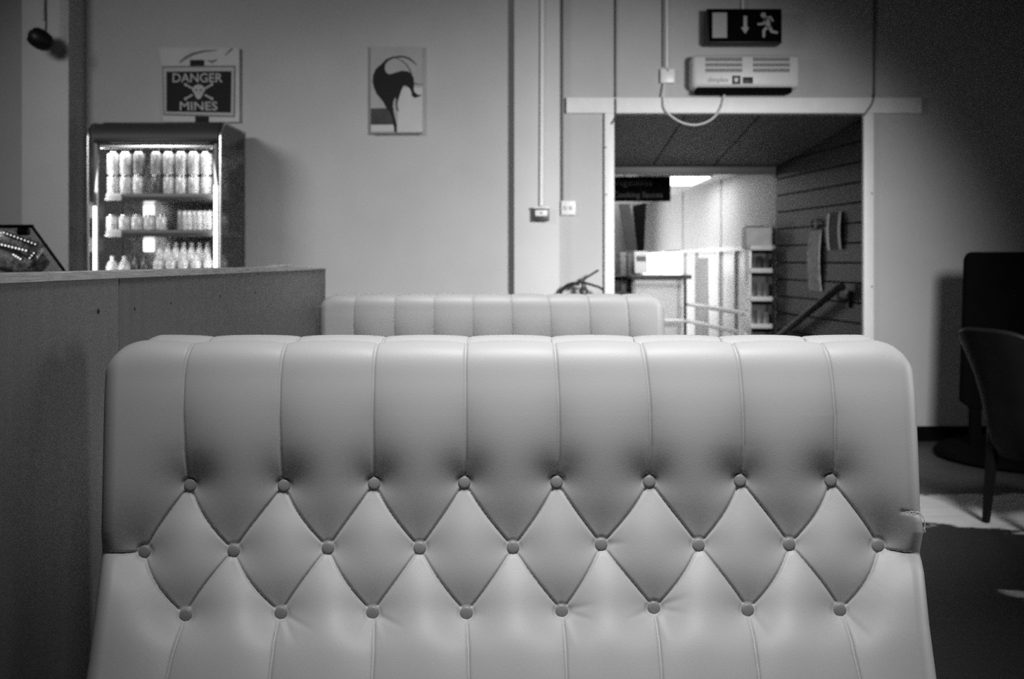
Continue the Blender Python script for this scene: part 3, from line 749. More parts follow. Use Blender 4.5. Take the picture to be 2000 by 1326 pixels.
for S, nm in ((S1, 1), (S2, 2), (S3, 3)):
    sh = obj('shelf', boxm((ix0 + .02, FZ + .04, S - .012), (ix1 + .004, BK, S), .002), M_ALU, fr)
    bm = B()
    # curved price rail
    pr = [(FZ + .04, S - .014), (FZ + .026, S - .010), (FZ + .020, S + .004), (FZ + .024, S + .022), (FZ + .032, S + .028), (FZ + .04, S + .026)]
    prism(bm, [Vector((ix0 + .03, y, z)) for y, z in pr], (ix1 - ix0 - .03, 0, 0)); obj('price_rail', bm, M_GREYM if nm != 3 else M_ALU, sh)
    if nm < 3:
        c = P(215, 0, FZ).x
        obj('rail_highlight', boxm((c - .03, FZ + .014, S - .016), (c + .06, FZ + .028, S + .027), .006), M_PLASTIC, sh)  # white piece added as the bright glint at the rail's left end
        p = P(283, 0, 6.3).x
        obj('back_reflection', boxm((p - .035, BK - .06, S - .10), (p + .035, BK - .04, S - .016), .008), M_REFLECT, sh)  # glowing square added to imitate a bright reflection by the back panel
# cans, cartons and bottles
def ord_(i): return ['first', 'second', 'third', 'fourth', 'fifth', 'sixth', 'seventh', 'eighth', 'ninth'][i]
CANM = {}
def canmat(v, k):
    v = min(.88, v * 1.25); key = (v, k)
    if key not in CANM:
        CANM[key] = mat('can_print_%s_%s' % (v, k), v, .25, metal=.1, noise=.4, nscale=18 + 6 * k)
    return CANM[key]
def can_profile(r, h):
    return [(0, 0), (r * .78, 0), (r * .82, .002), (r, .010), (r, h - .018), (r * .96, h - .013), (r * .80, h - .003), (r * .80, h), (r * .74, h), (r * .72, h - .003), (0, h - .003)]
def can(x, y, z, r, h, v, k, label, group):
    t = thing('drinks_can', label, 'can', (x, y, z), group)
    bm = B(); lathe(bm, can_profile(r, h)[:-5] + [(r * .9, h - .010), (0, h - .010)], (x, y, z), 20); obj('body', bm, canmat(v, k), t)
    bm = B(); lathe(bm, [(0, 0), (r * .9, 0), (r * .80, .007), (r * .80, .010), (r * .74, .010), (r * .72, .007), (0, .007)], (x, y, z + h - .010), 20)
    obj('lid', bm, M_CHROME, t); return t
ZC = FZ + .085
xpx = lambda px, z=ZC: P(px, 0, z).x
top_px = [221, 246, 281, 306, 330, 354.5, 379, 403.5]; low_px = [221, 246, 271, 306, 330, 354.5, 379, 403.5]
for i, px in enumerate(low_px):
    can(xpx(px), ZC, S1 + .0005, .034, .139, [.75, .75, .7, .12, .6, .6, .6, .65][i], i % 3, 'tall drinks can in the lower layer on the fridge\'s top shelf, %s from left' % ord_(i), 'tall cans on the top shelf')
for i, px in enumerate(top_px):
    if i == 2: px = 272
    can(xpx(px), ZC, S1 + .1405, .034, .139, [.75, .8, .3, .35, .55, .5, .55, .6][i], (i + 1) % 3, 'tall drinks can stacked in the upper layer of the fridge\'s top shelf, %s from left' % ord_(i), 'tall cans on the top shelf')
for i, S in enumerate((S1 + .0005, S1 + .1405)):
    can(-1.798, 6.2, S, .034, .139, .6, 1, 'tall drinks can seen through the fridge\'s right glass, %s layer' % ('lower', 'upper')[i], 'tall cans on the top shelf')
for i, px in enumerate([219, 243.5, 268, 292, 316]):
    can(xpx(px), ZC, S2 + .0005, .033, .118, .7, 2, 'short pale drinks can on the fridge\'s middle shelf, %s from left' % ord_(i), 'short cans on the middle shelf')
can(-1.798, 6.2, S2 + .0005, .033, .14, .6, 2, 'drinks can on the middle shelf seen through the right glass', 'short cans on the middle shelf')
for i in range(7):
    px = 354 + i * 9.6; x = xpx(px)
    t = thing('drinks_carton', 'slim upright drinks carton on the fridge\'s middle shelf, %s from left' % ord_(i), 'carton', (x, ZC, S2), 'slim cartons on the middle shelf')
    obj('body', boxm((x - .0135, ZC - .03, S2 + .0005), (x + .0135, ZC + .03, S2 + .136), .005), canmat([.3, .6, .8, .5, .85, .5, .75][i], 1), t)
    obj('top_seal', boxm((x - .0115, ZC - .028, S2 + .136), (x + .0115, ZC + .028, S2 + .142), .002), M_PLASTIC, t)
def bottle(x, y, z, prof, m, cap_r, cap_z, label, group, name='juice_bottle', capm=None):
    t = thing(name, label, 'bottle', (x, y, z), group)
    bm = B(); lathe(bm, prof, (x, y, z), 20); obj('body', bm, m, t)
    bm = B(); lathe(bm, [(0, 0), (cap_r, 0), (cap_r, .014), (cap_r * .9, .017), (0, .017)], (x, y, z + cap_z), 16); obj('cap', bm, capm or M_PLASTIC, t)
round_p = [(0, 0), (.020, 0), (.030, .012), (.036, .035), (.036, .055), (.030, .080), (.018, .096), (.012, .102), (.012, .114), (0, .114)]
for i, px in enumerate([219.5, 243.5]):
    bottle(xpx(px), ZC, S3 + .0005, round_p, canmat(.8, 0), .0135, .108, 'round pale juice bottle on the fridge\'s bottom shelf, %s from left' % ord_(i), 'round juice bottles')
slim_p = [(0, 0), (.024, 0), (.026, .004), (.026, .075), (.020, .095), (.012, .108), (.012, .122), (0, .122)]
for i, px in enumerate([262, 280]):
    bottle(xpx(px), ZC + .02, S3 + .0005, slim_p, canmat(.12, 1), .0135, .112, 'slim dark bottle on the fridge\'s bottom shelf, %s from left' % ord_(i), 'slim dark bottles', 'slim_bottle', M_GREYM)
curvy = [(0, 0), (.024, 0), (.030, .006), (.033, .030), (.027, .050), (.030, .070), (.031, .085), (.022, .105), (.013, .115), (.013, .128), (0, .128)]
for i, px in enumerate([309, 333.5, 358, 382.5, 407]):
    bottle(xpx(px), ZC, S3 + .0005, curvy, canmat(.8, 2), .0145, .118, 'pale waisted bottle in front row of the fridge\'s bottom shelf, %s from left' % ord_(i), 'waisted bottles')
tallp = [(0, 0), (.022, 0), (.0235, .004), (.0235, .150), (.016, .175), (.010, .188), (.010, .205), (0, .205)]
for i in range(7):
    z_ = ZC + .10; px = 312 + i * 15.5
    bottle(P(px, 0, z_).x, z_, S3 + .0005, tallp, canmat(.85, 0), .0115, .192, 'tall white bottle in the back row of the bottom shelf, %s from left' % ord_(i), 'tall white bottles', 'tall_bottle')
bottle(-1.798, 6.2, S3 + .0005, curvy, canmat(.8, 2), .0145, .118, 'pale waisted bottle seen through the fridge\'s right glass', 'waisted bottles')

# ------------------------------------------------------------------ serving counter and slanted glass display case at the left
cz = 3.35; SHF = .20
ct = tag(origin(obj('serving_counter', boxm((-3.0, cz - .05, 0), (-1.25, cz + .6, 1.0), .01), M_WOOD)), 'dark serving counter behind the partition, under the glass case', 'counter')
x1t, x1b = P(62, 0, cz).x, P(122, 0, cz).x
zt_ = P(0, 441, cz).z; zbt = 1.002
case = thing('display_case', 'slant-sided glass display case of shiny wrapped snacks on the counter', 'display case', (-1.85, cz + .2, 1.0))
xb = x1t + (x1b - x1t) * ((zt_ - zbt) / (zt_ - P(0, 530, cz).z))
A = Vector((x1t, cz, zt_)); Bp = Vector((xb, cz, zbt)); Lx = -2.2
bm = B(); prism(bm, [Vector((Lx, cz, zbt + .01)), Vector((xb, cz, zbt + .01)), A, Vector((Lx, cz, zt_))], (0, .004, 0)); obj('front_glass', bm, M_GLASS2, case)
bm = B(); prism(bm, [Vector((xb - .004, cz + .006, zbt)), Vector((x1t - .004, cz + .006, zt_)), Vector((x1t - .004 - SHF, cz + .4, zt_)), Vector((xb - .004 - SHF, cz + .4, zbt))], (.004, 0, 0)); obj('side_glass', bm, M_GLASS2, case)
bm = B(); tube(bm, [A + Vector((.0, -.002, 0)), (A + Bp) / 2 + Vector((.006, -.002, .003)), Bp], .005, 8); obj('slanted_edge', bm, M_DARKM, case)
obj('top_bar', boxm((Lx, cz - .008, zt_ - .008), (x1t + .006, cz + .006, zt_ + .004), .002), M_BLACK, case)
bm = B(); prism(bm, [(Lx, cz + .006, zt_), (x1t, cz + .006, zt_), (x1t - SHF, cz + .4, zt_), (Lx - SHF, cz + .4, zt_)], (0, 0, .004)); obj('top_glass', bm, M_GLASS2, case)
obj('corner_bracket', boxm((x1t - .05, cz - .006, zt_ - .032), (x1t - .012, cz + .02, zt_ - .008), .006), M_BLACK, case)
bm = B(); prism(bm, [Vector((Lx - SHF, cz + .4, zbt)), Vector((xb - .004 - SHF, cz + .4, zbt)), Vector((x1t - .004 - SHF, cz + .4, zt_)), Vector((Lx - SHF, cz + .4, zt_))], (0, .004, 0)); obj('back_panel', bm, M_GLASS2, case)
M_LED = emit('led_bead', 1, 1.6)
def leds(a, b, n, r, z):
    bm = B(); A0 = P(*a, z); B0 = P(*b, z); tube(bm, [A0 + Vector((0, .008, 0)), B0 + Vector((0, .008, 0))], .006, 8)
    st = obj('led_strip', bm, M_GREYM, case); bm = B()
    for i in range(n):
        c = A0.lerp(B0, (i + .5) / n); lathe(bm, [(0, -r), (r * .7, -r * .7), (r, 0), (r * .7, r * .7), (0, r)], c, 8)
    obj('led_beads', bm, M_LED, st)
leds((4, 453), (72, 478), 10, .0026, cz + .05)
leds((-20, 472), (54, 490), 11, .0034, cz + .03)
leds((24, 496), (42, 507), 4, .0032, cz + .03)
leds((56, 506), (68, 492), 3, .0026, cz + .04)
bm = B(); prism(bm, [(Lx, cz + .01, zbt), (xb - .02, cz + .01, zbt), (xb - .02 - SHF, cz + .39, zbt), (Lx - SHF, cz + .39, zbt)], (0, 0, .012)); obj('tray', bm, M_DARKM, case)
mp_ = mat('foil_wrapper', .8, .2, metal=.2, noise=.8, nscale=45, bump=1.0, bscale=70)
def pack(c, w_, h_, rz, tilt, label):
    bm = B(); n = 16; mm = 12; g = []
    for i in range(n + 1):
        r_ = []
        for j_ in range(mm + 1):
            u, v = i / n * 2 - 1, j_ / mm * 2 - 1
            th = .022 * math.sqrt(max(0, (1 - abs(u) ** 3) * (1 - abs(v) ** 3))) + .0016 * math.sin(i * 3.1) * (abs(v) > .5)
            r_.append((u * w_ / 2, v * h_ / 2, th))
        g.append(r_)
    R_ = Matrix.Rotation(rz, 3, 'Y') @ Matrix.Rotation(math.radians(90) - tilt, 3, 'X')
    top = [[bm.verts.new(R_ @ Vector(p) + c) for p in r_] for r_ in g]; bot = [[bm.verts.new(R_ @ Vector((p[0], p[1], -p[2] * .6 - .0005)) + c) for p in r_] for r_ in g]
    for i in range(n):
        for j_ in range(mm):
            bm.faces.new((top[i][j_], top[i + 1][j_], top[i + 1][j_ + 1], top[i][j_ + 1])); bm.faces.new((bot[i][j_], bot[i][j_ + 1], bot[i + 1][j_ + 1], bot[i + 1][j_]))
    for i in range(n):
        for j_ in (0, mm): bm.faces.new((top[i][j_], top[i + 1][j_], bot[i + 1][j_], bot[i][j_]) )
    for j_ in range(mm):
        for i in (0, n): bm.faces.new((top[i][j_], bot[i][j_], bot[i][j_ + 1], top[i][j_ + 1]))
    tag(origin(obj('snack_packet', bm, mp_)), label, 'packet', 'foil snack packets in the display case')
pack(P(34, 476, cz + .08), .18, .075, math.radians(20), .5, 'foil snack packet lying uppermost, tilted, in the display case')
pack(P(14, 512, cz + .17), .20, .07, math.radians(16), .35, 'foil snack packet below the uppermost one in the display case')
pack(P(74, 522, cz + .10), .09, .055, math.radians(-48), .5, 'foil snack packet leaning beside the case\'s slanted edge')
pack(P(30, 556, cz + .28), .22, .08, math.radians(6), .4, 'foil snack packet flat at the back bottom of the case')

# ================================================================== THINGS ON THE BACK WALL
# --- danger sign canvas
cv = thing('warning_sign_picture', 'canvas print of a black DANGER MINES sign above the drinks fridge', 'picture', P(388, 245, WZ - .03))
zc = WZ - .034
bm = B(); poly_px(bm, [(309, 93), (467, 94), (467, 238), (319, 238), (318, 132)], zc, .03); obj('canvas', bm, M_CANVAS2, cv)
bm = B(); ribbon(bm, [(405, 118), (415, 121), (424, 116)], [1, 2.5, 1], zc - .001); obj('printed_stroke', bm, M_INKM, cv)
bm = B(); ribbon(bm, [(440, 108), (452, 96), (455, 95)], [1, 2, 1], zc - .001); obj('printed_stroke', bm, M_INKM, cv)
bm = B()
ribbon(bm, [(351, 122), (362, 113), (378, 105), (398, 100), (425, 98)], [1.5, 2.6, 2.6, 2, .6], zc - .001)
obj('printed_stroke', bm, M_INKM, cv)
bm = B(); poly_px(bm, [(371, 117), (399, 117), (399, 132), (371, 132)], zc - .0014); obj('printed_post', bm, M_INKB, cv)
bm = B(); poly_px(bm, [(381, 224), (408, 224), (408, 240), (381, 240)], zc - .0014); obj('printed_post', bm, M_INKB, cv)
bm = B(); poly_px(bm, [(317, 129), (460, 128), (459, 229), (319, 225)], zc - .002); obj('sign_outline', bm, M_INKM, cv)  # mid-grey printed outline behind the sign border
bm = B(); poly_px(bm, [(319, 132), (457, 131), (456, 226), (321, 222)], zc - .003); obj('sign_border', bm, M_SIGNW, cv)
bm = B(); poly_px(bm, [(325, 140), (452, 139), (451, 220), (325, 218)], zc - .004); obj('sign_face', bm, M_INKB, cv)
S_ = WZ / F
text_obj('DANGER', M_SIGNW, P(386, 152, zc - .006), 97 * S_, cv, height=18 * S_)
text_obj('MINES', M_SIGNW, P(388, 207, zc - .006), 73 * S_, cv, height=17 * S_)
bm = B()
sk = []
for k in range(24):
    a = 2 * math.pi * k / 24; rx = 12.5; ry = 12 if math.sin(a) < 0 else 17
    x = 388 + rx * math.cos(a) * (1 if math.sin(a) < .2 else .80 - .2 * math.sin(a)); y = 177 + ry * math.sin(a); sk.append((x, y))
poly_px(bm, sk, zc - .0062, .001)
for (xa, ya), (xb_, yb) in (((362, 165), (376, 173)), ((414, 165), (400, 173)), ((362, 193), (376, 185)), ((414, 193), (400, 185))):
    ribbon(bm, [(xa, ya), (xb_, yb)], [1.8, 1.8], zc - .006)
    poly_px(bm, [(xa + 2.6 * math.cos(q), ya + 3.2 * math.sin(q)) for q in [i * math.pi / 4 for i in range(8)]], zc - .0062, .001)
obj('skull_and_crossbones', bm, M_SIGNW, cv)
bm = B()
for ex in (383.5, 392.5): poly_px(bm, [(ex + 2.4 * math.cos(q), 176 + 2.6 * math.sin(q)) for q in [i * math.pi / 4 for i in range(8)]], zc - .008, .001)
poly_px(bm, [(387, 184), (389, 184), (388, 181)], zc - .008, .001)
obj('skull_eyes', bm, M_INKM, cv)
# --- animal canvas
cv = thing('animal_picture', 'small unframed canvas of a dark curled animal, centre of the back wall', 'picture', P(775, 260, WZ - .03))
def zz(pts): return [(680 + x / 5.764, 60 + y / 5.764) for x, y in pts]
bm = B(); poly_px(bm, [(724, 91), (825, 91), (825, 260), (724, 260)], zc, .033); obj('canvas', bm, mat('canvas_mid', .40, .8, noise=.06, nscale=12), cv)
bm = B(); poly_px(bm, zz([(560, 700), (620, 640), (838, 640), (838, 1140), (545, 1140), (560, 980)]), zc - .001); poly_px(bm, zz([(260, 1062), (520, 1062), (520, 1130), (260, 1130)]), zc - .001)
obj('printed_snow', bm, mat('canvas_light', .56, .8, noise=.05), cv)
bm = B(); poly_px(bm, zz([(256, 875), (510, 868), (520, 1055), (256, 1058)]), zc - .0015); obj('printed_rock', bm, M_INKM if False else mat('ink_rock', .055, .8, noise=.3), cv)
bm = B(); poly_px(bm, zz([(256, 1148), (832, 1144), (832, 1166), (256, 1168)]), zc - .0015); obj('printed_edge_line', bm, M_INKM, cv)
body = [(600, 283), (500, 292), (430, 320), (380, 370), (312, 430), (280, 500), (275, 570), (290, 640), (322, 712), (370, 768), (400, 810), (425, 860), (470, 920), (495, 980), (512, 1060), (520, 1140), (550, 1145), (545, 1050), (522, 960), (502, 870), (507, 800), (530, 745), (545, 790), (556, 805), (572, 755), (592, 690), (618, 622), (650, 618), (690, 645), (712, 690), (718, 735), (748, 757), (790, 745), (838, 722), (785, 722), (748, 690), (737, 655), (742, 600), (738, 535), (712, 482), (670, 457), (600, 450), (520, 475), (462, 490), (425, 468), (410, 425), (420, 372), (450, 338), (500, 312), (600, 298)]
bm = B(); poly_px(bm, zz(body), zc - .0025); obj('printed_animal', bm, M_INKB, cv)
bm = B()
ribbon(bm, zz([(560, 290), (620, 292), (680, 310), (730, 345), (770, 385)]), [1.2, 1.6, 1.8, 1.3, .5], zc - .0025)
ribbon(bm, zz([(540, 310), (600, 335), (650, 375), (690, 430), (712, 482)]), [.5, .8, .9, .9, .9], zc - .0025)
ribbon(bm, zz([(545, 790), (545, 850), (560, 905)]), [1.8, 1.2, 1.6], zc - .0025)
ribbon(bm, zz([(742, 590), (790, 605), (840, 603)]), [1, .6, .4], zc - .0025)
obj('printed_horns', bm, M_INKD, cv)
# --- exit sign
ez = 6.40
ex = thing('exit_sign', 'black emergency exit sign with door, arrow and running figure', 'sign', P(1455, 85, ez))
a, b = P(1381, 16, ez), P(1528, 84, ez)
bm = B(); box(bm, (a.x, ez + .01, b.z), (b.x, WZ - .03, a.z), .006); obj('case', bm, M_BLACK, ex)
bm = B(); box(bm, (a.x + .012, ez, b.z + .01), (b.x - .004, ez + .012, a.z - .006), .003); obj('face', bm, M_SIGNB, ex)
M_LEG = mat('exit_legend', .36, .6, noise=.05)
def epx(pts): return [(1250 + x / 3.333, y / 3.333) for x, y in pts]
bm = B(); poly_px(bm, epx([(472, 82), (566, 82), (566, 246), (472, 246)]), ez - .002, .002); obj('door_symbol', bm, M_LEG, ex)
bm = B(); poly_px(bm, epx([(674, 103), (697, 103), (697, 178), (711, 178), (685, 220), (657, 178), (674, 178)]), ez - .002, .002); obj('arrow', bm, M_LEG, ex)
bm = B()
poly_px(bm, epx([(803 + 17 * math.cos(q), 98 + 17 * math.sin(q)) for q in [i * math.pi / 8 for i in range(16)]]), ez - .002, .002)
def limb(pts, w_): ribbon(bm, epx(pts), w_, ez - .002, .002)
limb([(822, 118), (832, 150), (838, 178)], [5, 4.6, 4])
limb([(815, 118), (850, 112), (866, 140)], [2.6, 2.4, 2])
limb([(820, 125), (803, 155), (765, 157)], [2.4, 2.3, 2])
limb([(832, 172), (806, 200), (806, 243)], [3.4, 3, 2.4])
limb([(842, 172), (858, 205), (897, 213)], [3.4, 3, 2.4])
obj('running_figure', bm, M_LEG, ex)
bm = B(); tube(bm, [P(1451, 18, WZ - .02), P(1451, -120, WZ - .02)], .011, 10); obj('conduit', bm, M_PLASTIC, ex)
# --- over-door heater
hz_ = 6.40
ht = thing('door_heater', 'cream over-door fan heater with two slotted grilles under the exit sign', 'heater', P(1457, 180, hz_))
a, b = P(1352, 106, hz_), P(1564, 172, hz_)
bm = B(); box(bm, (a.x, hz_, b.z), (b.x, WZ - .001, a.z), .03); obj('casing', bm, M_CREAM, ht)
bm = B(); box(bm, (P(1361, 0, hz_).x, hz_ + .004, P(0, 181, hz_).z), (P(1548, 0, hz_).x, hz_ + .10, b.z + .008), .008); obj('outlet', bm, M_BLACKM, ht)
for g0 in (1378, 1471):
    gr = None
    bm = B()
    for r_ in range(3):
        yb = 112.5 + r_ * 10.6
        for k in range(24):
            x = g0 + k * 3.02; poly_px(bm, [(x, yb), (x + 1.9, yb), (x + 1.9, yb + 7.2), (x, yb + 7.2)], hz_ - .001, .002)
    obj('grille', bm, mat('grille_dark', .02, .6), ht)
bm = B(); box(bm, P(1430, 164, hz_ - .003), P(1446, 148, hz_ + .004), .001); obj('emblem', bm, M_INKD, ht)
bm = B(); poly_px(bm, [(1434, 152), (1442, 152), (1441, 160), (1435, 160)], hz_ - .0045, .001); obj('emblem_mark', bm, M_CREAM, ht)
bm = B(); box(bm, P(1451, 163, hz_ - .006), P(1470, 151, hz_ + .004), .002); obj('switch', bm, M_BLACK, ht)
text_obj('dimplex', mat('faint_print', .3, .6), P(1403, 157, hz_ - .0015), 42 * hz_ / F, ht)
# --- socket box, conduits, cables
def cbl(name, pts, r, m, label, cat='cable'):
    bm = B(); tube(bm, smoothpath(pts, 5), r, 8); return tag(origin(obj(name, bm, m)), label, cat)
zq = WZ - .012
a, b = P(1290, 134, zq - .02), P(1318, 162, zq - .02)
t = thing('fused_outlet', 'square white fused outlet box left of the door heater', 'socket', P(1304, 162, WZ - .02))
obj('plate', boxm((a.x, zq - .025, b.z), (b.x, WZ, a.z), .005), M_PLASTIC, t)
bm = B(); lathe(bm, [(0, 0), (.006, 0), (.004, .003), (0, .003)], P(1304, 137, zq - .026), 10, Matrix.Rotation(math.pi / 2, 3, 'X')); obj('indicator', bm, M_INKD, t)
cbl('white_conduit', [P(1302, y, zq) for y in (-120, 0, 60, 133)], .010, M_PLASTIC, 'white vertical conduit running down to the fused outlet box', 'conduit')
cbl('thin_cable', [P(1294, y, zq + .004) for y in (-120, 0, 60, 131)], .004, M_INKD, 'thin dark cable just left of the outlet\'s white conduit')
cbl('heater_flex', [P(1297, 162, zq - .015), P(1296, 190, zq - .045), P(1300, 215, zq - .05), P(1325, 236, zq - .05), P(1355, 244, zq - .05), P(1385, 236, zq - .05), P(1406, 215, zq - .05), P(1414, 190, zq - .045), P(1415, 180, zq - .06)], .0062, M_PLASTIC, 'white flex looping from the outlet box under the lintel to the heater')
cbl('wall_cable', [P(1202, y, zq) for y in (-120, 0, 60, 120, 188)] + [P(1202, 195, ZF - .006), P(1202, 222, ZF - .006), P(1200, 232, ZF - .004), P(1194, 242, ZF - .006)], .006, M_GREYM, 'grey cable running down the wall at the left end of the doorway')
cbl('wall_cable', [P(1707, y, zq) for y in (-120, 0, 60, 120, 175)] + [P(1707, 188, ZF - .006), P(1702, 204, ZF - .006), P(1694, 216, ZF - .006), P(1687, 226, ZF - .004)], .0055, M_GREYM, 'grey cable bending over the lintel at the right of the doorway')
cbl('pillar_conduit', [P(1059, -120, 6.446), P(1058, 200, 6.446), P(1057, 402, 6.446)], .0125, M_WHITE, 'white conduit down the pillar to the fire alarm call point', 'conduit')
bm = B(); zq2 = WZ - .009
cbl('pillar_shadow_strip', [P(1098, y, zq2) for y in (-120, 0, 200, 392)], .008, M_INKM, 'dark strip standing in for the shadow right of the pillar, above the light switch')  # dark tube added as the shadow along the pillar edge
# call point
zk = 6.40
t = thing('fire_alarm_call_point', 'dark square fire alarm call point with a pale panel on the pillar', 'call point', P(1057, 432, 6.46))
a, b = P(1042, 404, zk), P(1073, 431, zk)
obj('housing', boxm((a.x, zk + .008, b.z), (b.x, 6.46, a.z), .004), M_DARKM, t)
a1, b1 = P(1041, 403.5, zk), P(1073, 407, zk); obj('top_strip', boxm((a1.x, zk, b1.z), (b1.x, zk + .02, a1.z), .002), M_PLASTIC, t)
a1, b1 = P(1045, 410, zk), P(1069, 422, zk); obj('press_panel', boxm((a1.x, zk + .002, b1.z), (b1.x, zk + .012, a1.z), .004), M_PLASTIC, t)
bm = B(); poly_px(bm, [(1054, 415), (1060, 415), (1060, 417), (1054, 417)], zk + .001, .001); obj('panel_mark', bm, M_INKD, t)
# light switch
t = thing('light_switch', 'white double light switch on the wall right of the pillar', 'switch', P(1109, 421, WZ - .01))
zq3 = WZ - .03
a, b = P(1096, 392, zq3), P(1124, 420, zq3)
obj('plate', boxm((a.x, zq3, b.z), (b.x, WZ, a.z), .004), M_PLASTIC, t)
for x in (1104, 1115):
    a1, b1 = P(x - 4, 402, zq3), P(x + 4, 410, zq3)
    obj('rocker', boxm((a1.x, zq3 - .004, b1.z), (b1.x, zq3 + .004, a1.z), .002, Matrix.Rotation(.15, 3, 'X')), mat('rocker_grey', .5, .4), t)
# fire extinguisher
xz = 6.40
c = P(1140, 0, xz).x; hb = P(0, 572, xz).z
t = thing('fire_extinguisher', 'fire extinguisher handle and black hose showing above the far bench', 'fire extinguisher', (c, xz, hb - .52))
bm = B(); lathe(bm, [(0, 0), (.07, 0), (.078, .01), (.078, .40), (.07, .45), (.045, .49), (.024, .505), (.024, .52), (0, .52)], (c, xz, hb - .52), 28); obj('cylinder', bm, M_GREYM, t)
bm = B(); lathe(bm, [(0, 0), (.030, 0), (.030, .02), (.024, .028), (.016, .045), (.016, .062), (0, .065)], (c, xz, hb - .003), 16); obj('valve', bm, M_DARKM, t)
bm = B()
tube(bm, smoothpath([P(1137, 551, xz), P(1144, 543, xz), P(1152, 538, xz), P(1160, 533, xz), P(1168, 528, xz - .02)], 3), .007, 8); obj('lever', bm, M_BLACK, t)
bm = B(); tube(bm, smoothpath([P(1133, 549, xz), P(1145, 553, xz), P(1158, 557, xz), P(1170, 561, xz), P(1178, 566, xz)], 3), .0075, 8); box(bm, P(1129, 554, xz - .015), P(1139, 545, xz + .015), .004); obj('carry_handle', bm, M_BLACK, t)
bm = B(); tube(bm, smoothpath([P(1132, 555, xz), P(1118, 554, xz), P(1107, 558, xz), P(1098, 566, xz), P(1094, 580, xz), P(1094, 620, xz), P(1100, 680, xz), P(1114, 710, xz - .02)], 4), .0105, 10); obj('hose', bm, M_BLACK, t)
obj('wall_bracket', boxm((c - .03, xz + .07, hb - .3), (c + .03, WZ, hb - .1), .004), M_DARKM, t)
# --- little black spotlight at upper left, in front of the pillar
sz = 6.10
t = thing('wall_spotlight', 'small black bullet-shaped spotlight on a drop rod, upper left pillar', 'light fitting', P(80, 77, sz))
c = P(79, 77, sz); d = (P(64, 68, sz) - P(94, 88, sz)).normalized(); d = (d + Vector((0, -.55, 0))).normalized()
q = d.to_track_quat('Z', 'Y').to_matrix()
bm = B(); lathe(bm, [(0, -.078), (.022, -.075), (.040, -.064), (.054, -.044), (.061, -.015), (.061, .020), (.055, .046), (.044, .062), (.038, .066), (.034, .060), (0, .058)], c, 24, q); obj('housing', bm, M_BLACK, t)
bm = B(); lathe(bm, [(0, .057), (.030, .059), (.022, .070), (.012, .075), (0, .077)], c, 16, q); obj('lens', bm, M_DARKM, t)
bm = B(); tube(bm, [c + Vector((.03, 0, .03)), c + Vector((.035, 0, .08)), P(88, -150, sz)], .007, 8); obj('rod', bm, M_GREYM, t)
cbl('pillar_cable', [P(84, y, 6.292) for y in (-120, 0, 40)], .008, M_PILLAR, 'painted conduit on the left pillar above the spotlight', 'conduit')

# ================================================================== RIGHT SIDE: BLACK BOARD, CHAIR
bz = 5.9
t = thing('pedestal_board', 'black round-cornered upright board on a low round base by the wall', 'board', (3.08, bz, 0))
x0b = P(1889, 0, bz).x; zt2 = P(0, 492, bz).z; zb2 = P(0, 800, bz).z; rr = .045; x1b_ = x0b + .78
pts = []
for k in range(7): a = math.pi / 2 * k / 6; pts.append((x0b + rr - rr * math.cos(a), zt2 - rr + rr * math.sin(a)))
for k in range(7): a = math.pi / 2 * k / 6; pts.append((x1b_ - rr + rr * math.sin(a), zt2 - rr + rr * math.cos(a)))
pts += [(x1b_ + .03, zb2 + .05), (x1b_ - .03, zb2), (x0b + .04, zb2), (x0b - .03, zb2 + .05)]
bm = B(); prism(bm, [Vector((x, bz, z)) for x, z in pts], (0, .05, 0)); bmesh.ops.bevel(bm, geom=list(bm.edges), offset=.006, segments=2, affect='EDGES'); obj('panel', bm, M_BLACKM, t)
for x in (P(1908, 0, bz).x, x1b_ - .1): obj('leg', boxm((x - .033, bz + .008, .06), (x + .033, bz + .042, zb2 + .02), .004), M_BLACKM, t)
bm = B(); lathe(bm, [(0, 0), (.50, 0), (.52, .02), (.50, .05), (.36, .085), (.1, .10), (0, .10)], (3.08, 5.95, 0), 48); obj('base', bm, M_BLACKM, t)
# chair
ch = thing('dining_chair', 'dark leather dining chair with flared back and tapered legs, beside the black board', 'chair', (2.3, 4.4, 0))
yaw = math.radians(-68)
CH = Vector((2.165, 4.36, 0))       # foot of the backrest, middle
def cl(x, y, z): # chair local -> world; local -y points out of the back of the chair
    return CH + Matrix.Rotation(yaw, 3, 'Z') @ Vector((x, y, 0)) + Vector((0, 0, z))
HTS = [.31, .36, .379, .447, .562, .676, .768, .875]; OFS = [.03, .005, 0, -.018, -.036, -.068, -.105, -.148]
def bky(z): return float(np.interp(z, HTS, OFS))
bm = B(); nu, nv = 28, 22; outer = []; inner = []
for j_ in range(nv + 1):
    v = j_ / nv; z = .31 + .565 * v; wv = .150 + .055 * v
    ro = []; ri = []
    for i in range(nu + 1):
        s = i / nu * 2 - 1
        x = wv * s; y = bky(z) + .085 * abs(s) ** 3.2; zz_ = z - .045 * v ** 3 * abs(s) ** 4
        ro.append(bm.verts.new(cl(x, y, zz_))); ri.append(bm.verts.new(cl(x * .9, y + .05 - .02 * v, zz_ + (.004 if j_ == nv else 0))))
    outer.append(ro); inner.append(ri)
for j_ in range(nv):
    for i in range(nu):
        bm.faces.new((outer[j_][i], outer[j_][i + 1], outer[j_ + 1][i + 1], outer[j_ + 1][i])); bm.faces.new((inner[j_][i], inner[j_ + 1][i], inner[j_ + 1][i + 1], inner[j_][i + 1]))
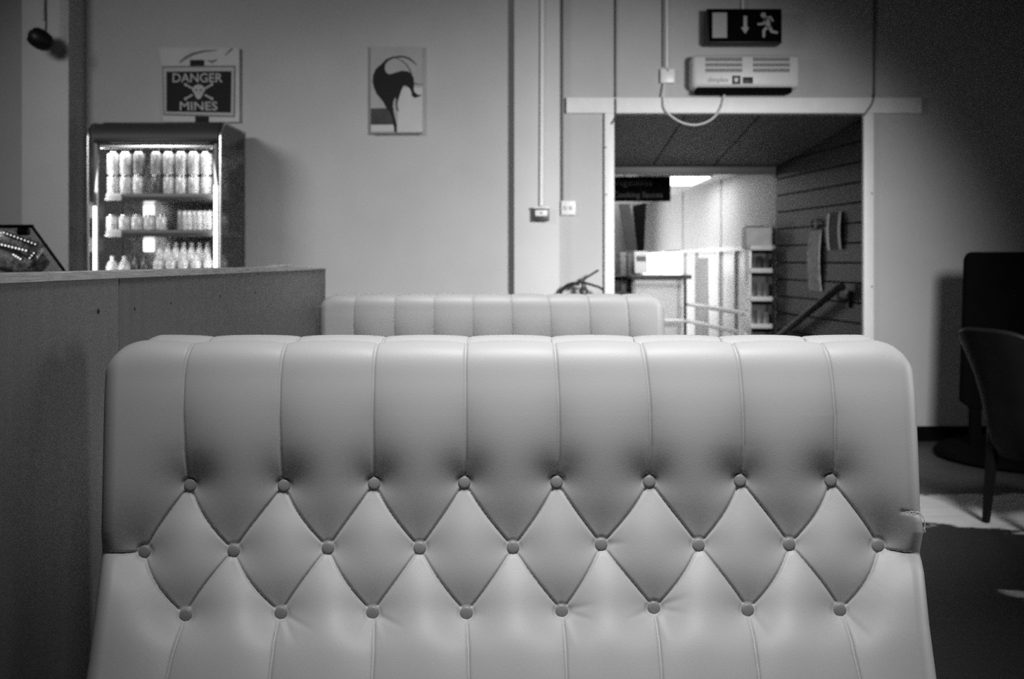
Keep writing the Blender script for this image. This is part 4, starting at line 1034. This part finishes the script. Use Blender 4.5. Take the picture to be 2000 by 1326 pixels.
for i in range(nu):
    bm.faces.new((outer[nv][i], outer[nv][i + 1], inner[nv][i + 1], inner[nv][i])); bm.faces.new((outer[0][i], inner[0][i], inner[0][i + 1], outer[0][i + 1]))
for j_ in range(nv):
    bm.faces.new((outer[j_][0], outer[j_ + 1][0], inner[j_ + 1][0], inner[j_][0])); bm.faces.new((outer[j_][nu], inner[j_][nu], inner[j_ + 1][nu], outer[j_ + 1][nu]))
obj('backrest', bm, M_CHAIRL, ch)
bm = B(); tube(bm, [cl(.197 * s, bky(.875) + .085 * abs(s) ** 3.2 + .015, .876 - .045 * abs(s) ** 4) for s in [i / 24 * 2 - 1 for i in range(25)]], .014, 10); obj('top_roll', bm, M_CHAIRL, ch)
bm = B(); tube(bm, [cl(.150 * .8 + .055 * .8 * v, bky(.31 + .565 * v) + .085 * .8 ** 3.2 - .002, .31 + .565 * v) for v in [i / 16 * .93 for i in range(17)]], .003, 6); obj('piping', bm, M_CHAIRL, ch)
bm = B(); R_ = Matrix.Rotation(yaw, 3, 'Z')
box(bm, (-.165, .045, .31), (.165, .46, .44), .03)
for v in bm.verts: v.co = CH + R_ @ v.co
obj('seat', bm, M_CHAIRL, ch)
for sx, sy in ((-1, -1), (1, -1), (-1, 1), (1, 1)):
    bm = B(); x, y = sx * .115, (.05 if sy < 0 else .40)
    tp = [cl(x - .02, y - .02, .36), cl(x + .02, y - .02, .36), cl(x + .02, y + .02, .36), cl(x - .02, y + .02, .36)]
    ox, oy = sx * .02, sy * .022
    bt = [cl(x + ox - .012, y + oy - .012, 0), cl(x + ox + .012, y + oy - .012, 0), cl(x + ox + .012, y + oy + .012, 0), cl(x + ox - .012, y + oy + .012, 0)]
    a_ = [bm.verts.new(p) for p in tp]; b_ = [bm.verts.new(p) for p in bt]
    bm.faces.new(a_); bm.faces.new(b_[::-1])
    for i in range(4): bm.faces.new((a_[i], b_[i], b_[(i + 1) % 4], a_[(i + 1) % 4]))
    obj('leg', bm, M_CHAIRW, ch)
